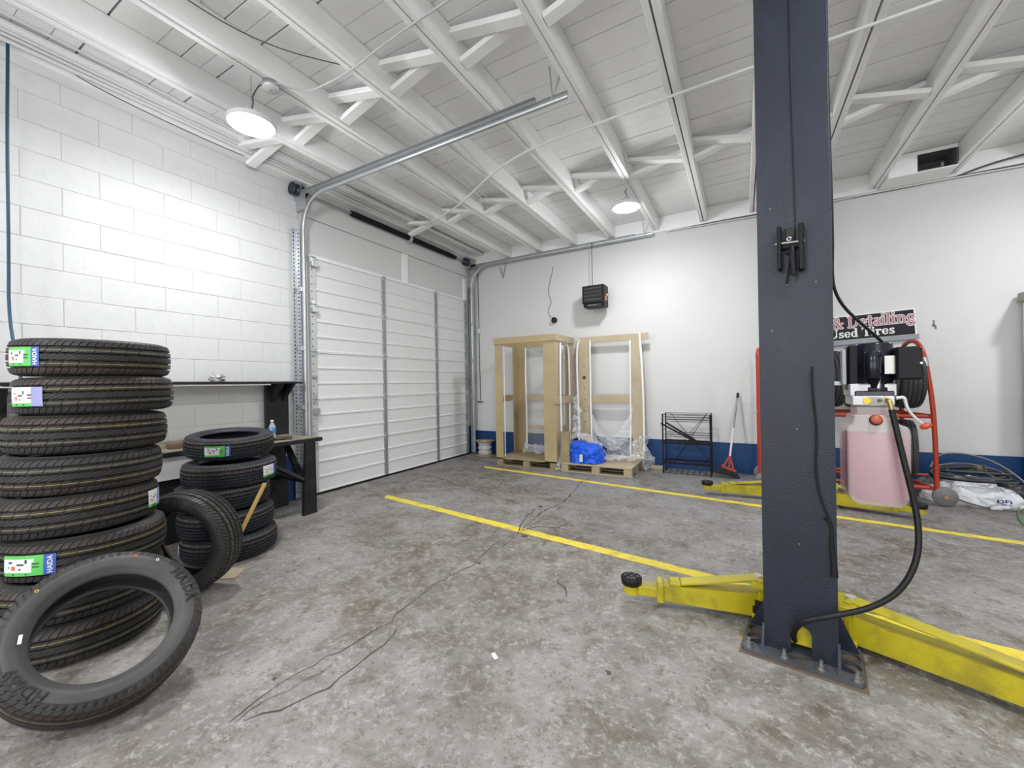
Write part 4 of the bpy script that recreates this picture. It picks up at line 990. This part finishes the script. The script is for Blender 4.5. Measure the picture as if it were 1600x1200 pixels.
tubep('side_bar', [(RX0, RY0, .86), (RX0, RY1, .86)]); tubep('side_bar', [(RX0, RY0, .16), (RX0, RY1, .16)])
MB().cyl((RX1 - .030, RY0, 1.345), (RX1 - .042, RY0 + .003, 1.43), .024, 12).build('collar', galv, rk)
for xx in (RX0, RX1 + .05):
    for yy in (RY0 + .0, RY1):
        MB().lathe([(0, -.015), (.085, -.015), (.092, -.008), (.092, .008), (.085, .015), (0, .015)], 24, Matrix.Translation((xx + .03, yy - .02, .094)) @ Matrix.Rotation(PI / 2, 4, 'X')).build('wheel', M('wheel_grey', (.17, .17, .165), .6), rk)
        MB().cyl((xx + .03, yy - .05, .094), (xx + .03, yy + .02, .094), .016, 10).build('axle', brass_m, rk)
lbl = ['used tire on the upper shelf of the red rack, just right of the lift column', 'used tire on the upper shelf of the red rack, hidden behind the pump motor', 'used tire on the upper shelf of the red rack, third from the right post', 'used tire on the upper shelf of the red rack beside the right post']
for k, xx in enumerate((.84, 1.065, 1.262, 1.468)):
    t = obj_from('tire', T_D); t.scale = (.93, .93, .86); t.location = (xx, 5.665, 1.235 - (.004 if k % 2 else 0))
    t.rotation_euler = (0, PI / 2, (.10, .01, .01, -.03)[k]); tag(t, lbl[k], 'tire', 'used tires on the red rack')
t = obj_from('tire', T_D); t.scale = (.88, .88, .86); t.location = (1.43, 5.66, .51); t.rotation_euler = (0, PI / 2, -.16); tag(t, 'used tire on the lower shelf of the red rack, half behind the pink tank', 'tire', 'used tires on the red rack')

# ---- sign
sg = thing('shop_sign', 'black shop sign with pink and white lettering leaning above the red rack', 'sign', (1.05, 6.165, 1.645))
SA = Matrix.Rotation(-.045, 4, 'Y')
def sbox(a, b, nm, m, ch=.002): return MB().box(a, b, ch, SA).build(nm, m, sg)
sbox((-.62, -.012, 0), (.645, .008, .335), 'border', sign_white); sbox((-.605, -.014, .045), (.630, -.010, .320), 'panel', sign_black)
sbox((-.62, -.018, -.012), (.66, .006, .042), 'bottom_strip', sign_strip)
# bold old-style serif letters drawn from stems, bowls and slab serifs (unit: cap height 0.70, x-height 0.47)
def serif_text(txt, size, grow):
    polys = []; pen = [0.0]
    def P(pts): polys.append([(pen[0] + x, y) for x, y in pts])
    def rect(x0, y0, x1, y1): P([(x0 - grow, y0 - grow), (x1 + grow, y0 - grow), (x1 + grow, y1 + grow), (x0 - grow, y1 + grow)])
    def stem(x, y0, y1, w=.13, top=True, bot=True, sw=.07):
        rect(x, y0, x + w, y1)
        if bot: rect(x - sw, y0, x + w + sw, y0 + .05)
        if top: rect(x - sw, y1 - .05, x + w * .7, y1)
    def bowl(cx, cy, rx, ry, a0, a1, thick=.13, thin=.05):
        n = max(6, int(abs(a1 - a0) / 14))
        for i in range(n):
            q = []
            for k, sg in ((i, 1), (i + 1, 1), (i + 1, -1), (i, -1)):
                a = math.radians(a0 + (a1 - a0) * k / n); t = thin + (thick - thin) * abs(math.cos(a)) ** 1.3
                q.append((cx + (rx - t / 2 + sg * (t / 2 + grow)) * math.cos(a), cy + (ry - t / 2 + sg * (t / 2 + grow)) * math.sin(a)))
            P(q)
    def bar(x0, y0, x1, y1, w):
        dx, dy = x1 - x0, y1 - y0; l = math.hypot(dx, dy); nx, ny = -dy / l * (w / 2 + grow), dx / l * (w / 2 + grow)
        P([(x0 + nx, y0 + ny), (x1 + nx, y1 + ny), (x1 - nx, y1 - ny), (x0 - nx, y0 - ny)])
    for ch in txt:
        if ch == ' ': adv = .24
        elif ch == 'D': stem(.06, 0, .70); bowl(.22, .35, .40, .35, -90, 90); rect(.12, 0, .24, .05); rect(.12, .65, .24, .70); adv = .68
        elif ch == 'T': stem(.25, 0, .70, top=False); rect(.02, .64, .61, .70); rect(.02, .53, .06, .70); rect(.57, .53, .61, .70); adv = .64
        elif ch == 'U': stem(.07, .2, .70, bot=False, sw=.06); rect(.0, .65, .26, .70); bowl(.345, .22, .275, .23, 180, 360, .13, .06); rect(.54, .2, .60, .70); rect(.47, .65, .68, .70); adv = .72
        elif ch == '&': bowl(.25, .19, .24, .20, 60, 320); bowl(.27, .54, .16, .17, -60, 250, .10, .05); bar(.17, .46, .54, .02, .12); bar(.40, .08, .55, .32, .06); rect(.44, .30, .64, .35); rect(.46, 0, .63, .05); adv = .70
        elif ch == 'e': bowl(.22, .235, .22, .24, 20, 330); rect(.05, .22, .42, .26); adv = .46
        elif ch == 't': stem(.09, .05, .62, top=False, bot=False); rect(.0, .42, .30, .47); bowl(.22, .11, .13, .11, 180, 300, .12, .06); adv = .33
        elif ch == 'a': bowl(.19, .14, .18, .145, 0, 360, .12, .05); stem(.27, 0, .34, .12, top=False, bot=False); rect(.27, 0, .44, .05); bowl(.22, .33, .17, .14, 10, 165, .10, .06); adv = .45
        elif ch == 'i': stem(.07, 0, .47); bowl(.135, .62, .075, .075, 0, 360, .07, .07); adv = .28
        elif ch == 'l': stem(.07, 0, .72); adv = .28
        elif ch == 'n': stem(.07, 0, .47); bowl(.31, .28, .18, .19, 0, 150, .13, .06); stem(.36, 0, .29, top=False); adv = .57
        elif ch == 'g': bowl(.22, .30, .20, .17, 0, 360, .12, .05); bowl(.22, -.06, .24, .14, 0, 360, .08, .06); bar(.10, .16, .14, .05, .06); bar(.12, .06, .36, .05, .07); bar(.36, .40, .46, .45, .06); adv = .48
        elif ch == 's': bowl(.19, .345, .16, .125, 30, 250, .11, .06); bowl(.19, .125, .17, .125, -150, 80, .11, .06); bar(.10, .30, .28, .18, .10); rect(.29, .33, .33, .47); rect(.02, 0, .06, .14); adv = .40
        elif ch == 'd': bowl(.21, .235, .20, .24, 0, 360, .13, .05); stem(.29, 0, .72, bot=False); rect(.29, 0, .48, .05); adv = .50
        elif ch == 'r': stem(.07, 0, .47); bowl(.30, .30, .16, .17, 60, 150, .10, .08); bowl(.34, .40, .065, .065, 0, 360, .065, .065); adv = .42
        pen[0] += adv
    return [[(x * size, y * size) for x, y in p] for p in polys], pen[0] * size
def sign_text(txt, size, xl, xr, z, grow, mat, y, nm):
    po, wd = serif_text(txt, size, grow); k = (xr - xl) / wd; mb = MB()
    for j, p in enumerate(po):
        yy = y - j * .00001
        mb.add([SA @ Vector((xl + u * k, yy, z + v)) for u, v in p], [list(range(len(p)))])
    mb.build(nm, mat, sg, fix=False)
sx = lambda px, py: (SA.inverted() @ (ony(px, py, 6.148) - Vector((1.05, 6.165, 1.645)))).x
sign_text('& Detailing', .190, sx(1301, 512), sx(1431, 502), .183, .035, sign_white, -.0150, 'lettering')
sign_text('& Detailing', .190, sx(1301, 512), sx(1431, 502), .183, .0, sign_pink, -.0162, 'lettering')
sign_text('Used Tires', .140, sx(1295, 528), sx(1399, 519), .072, .010, sign_white, -.0152, 'lettering')
mb = MB()
for k in range(6): mb.cyl(SA @ Vector((-.35 + k * .18, -.021, .015)), SA @ Vector((-.35 + k * .18, -.017, .015)), .006, 8)
mb.build('rivet', chrome, sg)
tag(MB().box((1.83, YB - .004, 1.80), (1.845, YB, 1.86)).box((1.845, YB - .004, 1.76), (1.86, YB, 1.80)).box((1.825, YB - .004, 1.79), (1.85, YB, 1.81)).build('chipped_patch', M('chip_grey', (.22, .22, .21), .8)), 'small grey chipped patch in the back wall right of the sign', 'wall damage')

# ---- white bag with hoses
bg = thing('plastic_bag', 'crumpled white plastic bag on the floor under coiled hoses', 'bag', (1.95, 5.76, 0))
def bagf(u, v):
    a = 2 * PI * u; r = math.sin(PI * .5 * v) if v < 1 else 1; h = (1 - v) ** .75
    p = Vector((math.cos(a) * .36 * r, math.sin(a) * .24 * r, .24 * h + .0))
    q = p * 8; p += Vector((mnoise.noise(q), mnoise.noise(q + Vector((4, 4, 0))), mnoise.noise(q + Vector((0, 7, 7))) * .9)) * .055 + Vector((mnoise.noise(q * 2.8), mnoise.noise(q * 2.8 + Vector((4, 4, 0))), mnoise.noise(q * 2.8 + Vector((0, 7, 7))))) * .022
    p.z = max(p.z, .001) if v < .97 else .001; return p
MB().grid(60, 26, bagf, False).build('bag', bag_m, bg)
mb = MB()
for (xx, zz, w2, h2) in ((.09, .075, .012, .030), (.107, .088, .018, .007), (.107, .062, .018, .007), (.125, .075, .008, .022), (.142, .080, .010, .028), (.158, .085, .016, .007), (.175, .070, .009, .026), (.12, .048, .03, .006), (.165, .045, .02, .006)):
    mb.box((xx, -.262, zz - h2 / 2), (xx + w2, -.255, zz + h2 / 2))
mb.build('printed_lettering', M('bag_print_blue', (.02, .04, .22), .5), bg)
hc = thing('coiled_hose', 'grey and black hoses coiled on top of the white plastic bag', 'hose', (1.95, 5.76, .20))
rh = random.Random(11)
for k in range(7):
    rx, ry = .26 + rh.uniform(-.05, .09), .19 + rh.uniform(-.03, .05); cx, cy = rh.uniform(-.06, .06), rh.uniform(-.03, .03); tl = rh.uniform(-.06, .06)
    pts = [(cx + rx * math.cos(a), cy + ry * math.sin(a), .05 + .012 * k - .02 * abs(math.cos(a)) + tl * math.sin(a) + .04 * tl * math.cos(a)) for a in [2 * PI * q / 14 for q in range(14)]]
    MB().tube(pts, .008, 7, True, 2).build('hose_loop', (cable_grey, hose_m, M('hose_grey', (.17, .17, .17), .5))[k % 3], hc)
MB().tube([(-.30, -.05, .12), (-.20, .10, .24), (.0, .12, .26), (.2, .05, .20), (.36, -.08, .02), (.36, -.22, -.12), (.22, -.30, -.185), (.10, -.31, -.185)], .009, 7).build('hose_tail', M('hose_grey', (.17, .17, .17), .5), hc)
MB().tube([(-.34, -.10, .06), (-.30, -.2, -.06), (-.15, -.29, -.15), (.02, -.32, -.188)], .007, 7).build('hose_tail', cable_grey, hc)
MB().cyl((.10, -.31, -.185), (.02, -.325, -.187), .012, 10).build('hose_fitting', alu_m, hc)
MB().box((.03, -.05, .10), (.10, .03, .15), .01).box((.08, -.07, .10), (.10, -.02, .17), .006).build('clamp', M('clamp_brown', (.10, .09, .075), .6), hc)
# things at the right edge of the photo
db = blob_grid(.11, .11, .09, 2.5, .4, 22, 8).build('dark_bag', dark_bag); db.location = (2.345, 6.02, 0); tag(db, 'dark crumpled bag on the floor beside the white cabinet at the right edge', 'bag')
cbn = thing('white_cabinet', 'tall white cabinet with a grey top, cut by the right edge of the photo', 'cabinet', (2.79, 5.95, 0))
MB().box((-.32, -.18, .14), (.32, .18, 1.98), .012).build('body', cabinet_w, cbn)
MB().box((-.345, -.20, 1.98), (.345, .20, 2.07), .006).build('top', M('cabinet_top_grey', (.30, .29, .26), .6), cbn)
for xx in (-.28, .28):
    for yy in (-.14, .14): MB().cyl((xx, yy, 0), (xx, yy, .14), .025, 12).build('foot', cabinet_w, cbn)
MB().cyl((-.322, -.12, .33), (-.319, -.12, .33), .05, 18).build('round_sticker', st_blue, cbn)
MB().box((-.325, -.13, 1.22), (-.315, -.07, 1.30), .002).build('hinge_plate', M('tan_plate', (.45, .42, .34), .5), cbn)
gw = [onz(*p, .012) for p in ((1597, 786), (1592, 793), (1590, 803), (1595, 815), (1604, 822))]
tag(MB().tube(gw, .006, 6).build('green_cord', green_wire), 'thin green cord lying on the floor at the right edge', 'cord')

# ================================================================== TWO-POST LIFT
LROT = math.radians(-7.7)
def make_arm(name, label, root_loc, heading, L=.66):
    """arm in its own frame: +x runs outwards from the pivot; z = 0 is the floor"""
    t = thing(name, label, 'lift arm', root_loc, heading, 'yellow swing arms of the lift')
    # box beam, deeper at the pivot
    y0 = .05
    vs = [(.0, -y0, .03), (L, -y0 * .8, .045), (L, y0 * .8, .045), (0, y0, .03), (0, -y0, .145), (L, -y0 * .8, .125), (L, y0 * .8, .125), (0, y0, .145)]
    MB().add(vs, [(0, 3, 2, 1), (4, 5, 6, 7), (0, 1, 5, 4), (1, 2, 6, 5), (2, 3, 7, 6), (3, 0, 4, 7)]).build('beam', lift_yellow, t)
    MB().box((-.012, -.055, .02), (.012, .055, .215), .003).build('end_plate', lift_yellow, t)
    MB().bar((.0, .0, .210), (L * .80, .0, .142), .075, .012, .002).build('top_strap', lift_yellow, t)
    MB().box((L * .80, -.04, .122), (L * .93, .04, .150), .008).build('strap_foot', lift_yellow, t)
    MB().box((L - .005, -.055, .035), (L + .03, .055, .135), .006).build('collar', lift_yellow, t)
    ex = MB().box((L + .02, -.035, .055), (L + .13, .035, .105), .004); ex.cyl((L + .165, 0, .055), (L + .165, 0, .10), .045, 20); ex.build('extension', lift_yellow, t)
    pd = MB().lathe([(0, .10), (.050, .10), (.055, .104), (.058, .135), (.054, .142), (0, .142)], 24, Matrix.Translation((L + .165, 0, 0))).build('rubber_pad', hose_m, t)
    mb = MB()
    for k in range(6): mb.cyl((L + .165 + .034 * math.cos(k * PI / 3), .034 * math.sin(k * PI / 3), .141), (L + .165 + .034 * math.cos(k * PI / 3), .034 * math.sin(k * PI / 3), .146), .010, 6)
    mb.cyl((L + .165, 0, .141), (L + .165, 0, .146), .010, 6); mb.build('pad_stud', M('pad_grey', (.05, .05, .05), .6), pd)
    return t
def gusset(mb, x, y, z, dx): mb.prism([(x, y, 0.012), (x + dx, y, .012), (x, y, z)], (0, .010, 0))
def column(loc, rot, label, H, near):
    t = thing('lift_column', label, 'car lift', loc, rot, 'steel columns of the car lift')
    w = .135; D = .25; y0 = 0.0
    # front web with the arched cable opening at its foot
    arch = [(.005 + .038 * math.cos(a), .115 + .038 * math.sin(a)) for a in [PI * i / 10 for i in range(11)]]
    poly = [(-w, .016), (-.033, .016), (-.033, .115)] + [p for p in arch[::-1]] + [(.043, .016), (w, .016), (w, H), (-w, H)]
    MB().prism([(x, .0, z) for x, z in poly], (0, .008, 0)).build('front_web', lift_blue, t)
    for s in (-1, 1):
        MB().box((s * w, .004, .016), (s * (w - .008), D, H), .003).build('side_flange', lift_blue, t)
        MB().box((s * (w - .008), D - .008, .016), (s * .055, D, H), .002).build('inner_lip', lift_blue, t)
        MB().cyl((s * (w - .006), .006, .016), (s * (w - .006), .006, H), .0066, 12).build('rounded_edge', lift_blue, t)
    # base plate with the big round holes and a pair of side gussets
    def ring(cx, cy, r, r2=None): return [(cx + r * math.cos(a), cy + (r2 or r) * math.sin(a)) for a in [2 * PI * i / 18 for i in range(18)]]
    holes = [ring(s * .178, yy, (.033), .037) for s in (-1, 1) for yy in (.045, .125)]
    MB().holed([(-.205, -.075), (.205, -.075), (.218, -.05), (.218, .33), (-.218, .33), (-.218, -.05)], holes, 0.004, .018).build('base_plate', lift_base, t)
    MB().box((-.225, -.09, 0.0), (.225, .34, .004)).build('shim', M('rusty_shim', (.13, .095, .065), .8, var=.4, scale=20), t)
    for s in (-1, 1):
        mb = MB().prism([(s * w, -.004, .018), (s * (w + .075), -.004, .018), (s * w, -.004, .05)], (0, .004, 0)); mb.build('toe_plate', lift_blue, t)
        MB().prism([(s * w, .16, .018), (s * .21, .16, .018), (s * w, .16, .19)], (0, .010, 0)).build('gusset', lift_blue, t)
        MB().prism([(s * (w - .004), -.062, .018), (s * (w + .006), -.062, .018), (s * (w + .006), .0, .12), (s * (w - .004), .0, .12)], (s * .0, .004, 0)).build('front_gusset', lift_blue, t)
    for bx, by in ((-.19, -.045), (-.055, -.045), (.075, -.045), (.192, -.045), (-.19, .30), (.19, .30)):
        b = MB().cyl((bx, by, .018), (bx, by, .022), .021, 16).cyl((bx, by, .022), (bx, by, .036), .015, 6).cyl((bx, by, .036), (bx, by, .055), .008, 10); b.build('anchor_bolt', chrome, t)
    # carriage behind the web
    MB().box((-.125, .03, .05), (.125, .24, .75), .004).build('carriage', lift_yellow if near else lift_yellow, t)
    for s in (-1, 1):
        MB().box((s * .115, .18, .035), (s * .205, .34, .055), .003).box((s * .115, .18, .185), (s * .205, .34, .205), .003).box((s * .137, .185, .055), (s * .150, .335, .185)).build('arm_bracket', lift_yellow, t)
        MB().cyl((s * .185, .27, .03), (s * .185, .27, .225), .019, 14).build('arm_pin', alu_m, t)
    MB().box((-.15, -.002, H), (.15, D + .02, H + .02), .004).build('top_plate', lift_blue, t)
    return t
NEAR = (.2025, 2.184, 0)
lc = column(NEAR, LROT, 'tall dark navy steel column of the car lift standing on a bolted base plate', 3.36, True)
far_off = Matrix.Rotation(LROT, 3, 'Z') @ Vector((0, 3.10, 0))
FAR = (NEAR[0] + far_off.x, NEAR[1] + far_off.y, 0)
lc2 = column(FAR, LROT + PI, 'far column of the car lift, hidden behind the near column', 3.36, False)
def local(v): return Matrix.Rotation(LROT, 3, 'Z') @ Vector(v) + Vector(NEAR)
p = local((-.185, .27, 0)); make_arm('lift_arm', 'yellow lift arm with a round black pad reaching left from the near column', (p.x, p.y, 0), PI + .22, .47)
p = local((.185, .27, 0)); make_arm('lift_arm', 'yellow lift arm running right from the near column out of the photo', (p.x, p.y, 0), -.40, .95)
fl_ = Matrix.Rotation(LROT + PI, 3, 'Z')
p = fl_ @ Vector((.185, .27, 0)) + Vector(FAR); tgt = onz(1105, 753, .13); hd = math.atan2(tgt.y - p.y, tgt.x - p.x)
make_arm('lift_arm', 'yellow lift arm near the broom with a black pad, far side of the lift', (p.x, p.y, 0), hd, (Vector((tgt.x, tgt.y)) - p.xy).length - .165)
p = fl_ @ Vector((-.185, .27, 0)) + Vector(FAR); tgt = onz(1436, 792, .11); hd = math.atan2(tgt.y - p.y, tgt.x - p.x)
make_arm('lift_arm', 'yellow lift arm below the pink tank, its pad by the rack wheel', (p.x, p.y, 0), hd, (Vector((tgt.x, tgt.y)) - p.xy).length - .165)
# black rubber bumper on the near base, lock latch, cables on the near column
MB().cyl((-.176, .215, .018), (-.176, .215, .085), .030, 18).cyl((-.176, .215, .085), (-.176, .215, .115), .020, 14).build('bumper', hose_m, lc)
lt = MB()
def web(px, py, off=0.0):
    """point on the near column's front face that shows at this pixel"""
    n = Matrix.Rotation(LROT, 3, 'Z') @ Vector((0, -1, 0)); v = ray(px, py); c0 = Vector((0, 0, CAMZ)); q = Vector(NEAR) + n * off
    s = (q - c0).dot(n) / v.dot(n); wpt = c0 + v * s
    return Matrix.Rotation(-LROT, 3, 'Z') @ (wpt - Vector(NEAR))
A = web(1218, 358); B = web(1222, 424); MB().box((A.x - .008, -.045, B.z), (A.x + .008, 0, A.z), .004).build('latch_plate', black_m, lc)
A = web(1252, 352); B = web(1254, 424); MB().box((A.x - .010, -.045, B.z), (A.x + .010, 0, A.z), .004).build('latch_plate', black_m, lc)
A = web(1227, 358); B = web(1243, 396); MB().box((A.x, -.012, B.z), (B.x, 0, A.z), .003).build('latch_slot', M('slot_black', (.004, .004, .004), .6), lc)
A = web(1212, 385); B = web(1258, 379); MB().cyl((A.x, -.032, A.z), (B.x, -.032, B.z), .006, 10).build('latch_pin', chrome, lc)
A = web(1222, 385); B = web(1252, 380); MB().box((A.x, -.028, A.z - .022), (B.x, -.010, B.z + .008), .004).build('latch_bar', black_m, lc)
A = web(1238, 388); B = web(1241, 432); MB().tube([(A.x, -.03, A.z), (B.x - .004, -.045, (A.z + B.z) / 2), (B.x, -.04, B.z)], .011, 10).build('latch_handle', black_m, lc)
A = web(1233, 376); MB().lathe([(.004, 0), (.004, .006), (.011, .006), (.011, 0)], 12, Matrix.Translation((A.x, -.022, A.z)) @ Matrix.Rotation(PI / 2, 4, 'X')).build('latch_nut', chrome, lc)
A = web(1236, 402); B = web(1229, 445); MB().cyl((A.x, -.03, A.z), (B.x, -.012, B.z), .003, 6).build('latch_spring', black_m, lc)
A = web(1234, 67); B = web(1243, 358); MB().tube([(A.x - .002, -.003, 3.3), (A.x, -.003, A.z), (B.x, -.003, B.z)], .0022, 6).build('release_cable', cable_black, lc)
S = [web(*q) for q in ((1269, 573), (1268, 590), (1270, 620), (1277, 680), (1273, 735), (1282, 780), (1297, 815))]
MB().tube([(q.x, -.007 - .008 * abs(math.sin(i)), q.z) for i, q in enumerate(S)], .0042, 6).build('rubber_cord', cable_black, lc)
S = [web(*q) for q in ((1290, 808), (1300, 822), (1299, 850), (1303, 880), (1304, 900))]
MB().tube([(q.x, -.008, q.z) for q in S], lambda s: .010 - .004 * math.sin(5 * s), 6).build('torn_strip', cable_black, lc)
mb = MB()
for q in ((1230, 445), (1275, 440), (1203, 327), (1206, 517), (1245, 670), (1249, 850)):
    A = web(*q); mb.cyl((A.x, -.002, A.z), (A.x, .001, A.z), .0022, 8)
mb.build('screw_head', chrome, lc)

# ---- power unit on the column's right side
PU = (.50, 2.38, 0); RZ = LROT
pu = thing('power_unit', 'hydraulic pump with black motor above a tank of pink fluid, on the lift column', 'hydraulic pump', PU, 0)
def pp(px, py, y=0.0): q = ony(px, py, PU[1] + y); return q.x - PU[0], q.z
def pbox(nm, mat, pa, pb, y0, y1, ch=.004):
    a = pp(*pa, y0); b = pp(*pb, y0); return MB().box((a[0], y0, a[1]), (b[0], y1, b[1]), ch).build(nm, mat, pu)
cx, zt_ = pp(1370, 535); rad = (pp(1402, 575)[0] - pp(1338, 575)[0]) / 2; zb_ = pp(1370, 612)[1]
MB().lathe([(0, zt_), (rad - .006, zt_), (rad, zt_ - .006), (rad, zb_ + .02), (rad + .004, zb_ + .018), (rad + .004, zb_), (0, zb_)], 32, Matrix.Translation((cx, .065, 0))).build('motor', motor_m, pu)
c0 = pp(1364, 549, -.03); c1 = pp(1364, 591, -.03); r0 = .031
MB().lathe([(0, c0[1]), (r0 - .004, c0[1]), (r0, c0[1] - .004), (r0, c1[1] + .004), (r0 - .004, c1[1]), (0, c1[1])], 24, Matrix.Translation((c0[0], -.015, 0))).build('capacitor_cover', motor_m, pu)
pbox('switch_box', black_m, (1400, 542), (1443, 593), -.04, .08, .008); pbox('motor_plate', galv_d, (1315, 546), (1323, 601), .03, .06, .002)
pbox('terminal_box', black_m, (1324, 540), (1344, 612), .02, .11, .008)
pbox('rating_plate', M('plate_white', (.62, .61, .57), .4), (1382, 556), (1399, 584), -.022, -.019, .0008)
A = pp(1439, 567, -.04); MB().cyl((A[0], -.046, A[1]), (A[0], -.038, A[1]), .005, 10).build('box_screw', chrome, pu)
pbox('motor_flange', alu_m, (1327, 600), (1402, 619), .0, .13, .004)
pbox('flange_gap', motor_m, (1336, 611), (1398, 620), -.006, .12, .003)
man = pbox('manifold', alu_m, (1331, 619), (1399, 634), -.03, .11, .004)
A = pp(1355, 626, -.035); MB().cyl((A[0], -.034, A[1]), (A[0], -.029, A[1]), .014, 16).build('release_knob', M('knob_yellow', (.75, .55, .03), .5), pu)
A = pp(1374, 626, -.035); MB().cyl((A[0], -.034, A[1]), (A[0], -.029, A[1]), .007, 12).build('plug', motor_m, pu)
MB().box((pp(1345, 0, -.03)[0], -.0315, pp(1345, 633)[1]), (pp(1366, 0, -.03)[0], -.0305, pp(1345, 620)[1])).build('decal', M('decal_grey', (.30, .30, .28), .5), pu)
pbox('bracket', alu_m, (1303, 596), (1330, 602), .05, .12, .002)
neck = pbox('tank_neck', tank_m, (1337, 634), (1392, 650), -.01, .10, .006)
# translucent tank with sloped shoulder, cap, fluid
def tankpoly(ins, ztop=None):
    P = [pp(*q) for q in ((1331, 647), (1393, 647), (1400, 662), (1416, 667), (1419, 680), (1419, 772), (1412, 787), (1402, 791), (1336, 785), (1326, 777), (1321, 766), (1319, 668), (1328, 661))]
    cxm = sum(p[0] for p in P) / len(P); czm = sum(p[1] for p in P) / len(P)
    Q = [(cxm + (p[0] - cxm) * (1 - ins), czm + (p[1] - czm) * (1 - ins)) for p in P]
    if ztop is not None: Q = [q for q in Q if q[1] < ztop - .001]; Q = sorted(Q, key=lambda q: -math.atan2(q[1] - (czm - .06), q[0] - cxm)); l = min(q[0] for q in Q); r_ = max(q[0] for q in Q); Q = [(l, ztop), (r_, ztop)] + Q
    return Q
def soft_prism(poly, ya, yb, nm, mat, bev):
    o = MB().prism([(x, ya, z) for x, z in poly], (0, yb - ya, 0)).build(nm, mat, pu)
    bm = bmesh.new(); bm.from_mesh(o.data)
    bmesh.ops.bevel(bm, geom=bm.edges[:], offset=bev, segments=3, affect='EDGES', profile=.5); 
    for f in bm.faces: f.smooth = True
    bm.to_mesh(o.data); bm.free(); return o
soft_prism(tankpoly(0), -.045, .12, 'tank', tank_m, .010)
ztf = pp(1370, 679)[1]; zbf = pp(1370, 785)[1]; xl = pp(1321, 720)[0] + .006; xr_ = pp(1418, 720)[0] - .006
soft_prism([(xl, ztf), (xr_, ztf), (xr_, zbf + .025), (xr_ - .03, zbf + .004), (xl + .03, zbf + .012), (xl + .002, zbf + .04)], -.038, .113, 'fluid', fluid_m, .008)
A = pp(1369, 657, -.05); MB().lathe([(0, .022), (.018, .022), (.021, .016), (.021, .0), (0, .0)], 18, Matrix.Translation((A[0], -.040, A[1])) @ Matrix.Rotation(PI / 2 * .8, 4, 'X')).build('filler_cap', M('cap_orange', (.36, .07, .02), .45), pu)
MB().lathe([(.020, -.002), (.0235, -.002), (.0235, .010), (.020, .010)], 18, Matrix.Translation((A[0], -.040, A[1])) @ Matrix.Rotation(PI / 2 * .8, 4, 'X')).build('cap_ring', hose_m, pu)
h = [pp(*q, -.02) for q in ((1399, 622), (1412, 620), (1414, 630), (1418, 641), (1430, 654), (1440, 662))]
MB().tube([(x, -.03, z) for x, z in h], lambda s: .008 - .003 * s, 8).build('lever', alu_m, pu)
A = pp(1446, 665, -.02); bl = MB().lathe([(0, -.022), (.008, -.020), (.013, -.008), (.012, .008), (.007, .018), (0, .020)], 14, Matrix.Translation((A[0], -.03, A[1])) @ Matrix.Rotation(1.1, 4, 'Y')); bl.build('lever_knob', red_plastic, pu)
A = pp(1385, 625, -.04); B = pp(1392, 640, -.05); Cc = pp(1397, 652, -.05)
MB().cyl((A[0], -.02, A[1]), (A[0], -.045, A[1]), .014, 6).tube([(A[0], -.045, A[1]), (A[0] + .006, -.06, A[1] - .005), (B[0], -.06, B[1]), (Cc[0], -.06, Cc[1])], .009, 10).build('hose_elbow', brass_m, pu)
# big hydraulic hose sweeping down to the arch in the column foot
ph = [(1393, 640, 2.320), (1398, 660, 2.318), (1405, 690, 2.310), (1416, 735, 2.30), (1430, 790, 2.29), (1436, 830, 2.275), (1434, 870, 2.255), (1420, 905, 2.23), (1395, 933, 2.20), (1355, 952, 2.165), (1310, 961, 2.135), (1275, 966, 2.115), (1252, 972, 2.12), (1241, 984, 2.15), (1240, 995, 2.19), (1243, 1003, 2.24)]
hh = tag(MB().tube([ony(a, b, c) for a, b, c in ph], .0115, 10, False, 2).build('hydraulic_hose', hose_m), 'thick black hydraulic hose looping from the pump down to the lift column foot', 'hose')
# braided electric conduit up the column edge
pc = [(1288, 40, 2.30), (1292, 90, 2.30), (1295, 200, 2.30), (1299, 300, 2.30), (1301, 380, 2.30), (1300, 430, 2.30), (1304, 455, 2.31), (1318, 480, 2.33), (1345, 505, 2.36), (1365, 522, 2.40), (1378, 534, 2.43)]
ec = tag(MB().tube([ony(a, b, c) for a, b, c in pc], .0065, 8, False, 2).build('power_cable', cable_black), 'black power cable running down the lift column edge into the pump motor', 'cable')
# small litter on the floor
o = MB().box((-.010, -.022, 0), (.010, .022, .006), .002, Matrix.Rotation(.9, 4, 'Z')).build('paper_scrap', st_white); o.location = onz(773, 1026); tag(o, 'tiny white scrap lying on the open floor in the foreground', 'litter')
o = MB().lathe([(.008, 0), (.008, .003), (.014, .003), (.014, 0)], 16).build('loose_washer', brass_m); o.location = onz(1159, 996); tag(o, 'loose brass washer on the floor beside the lift base plate', 'washer')
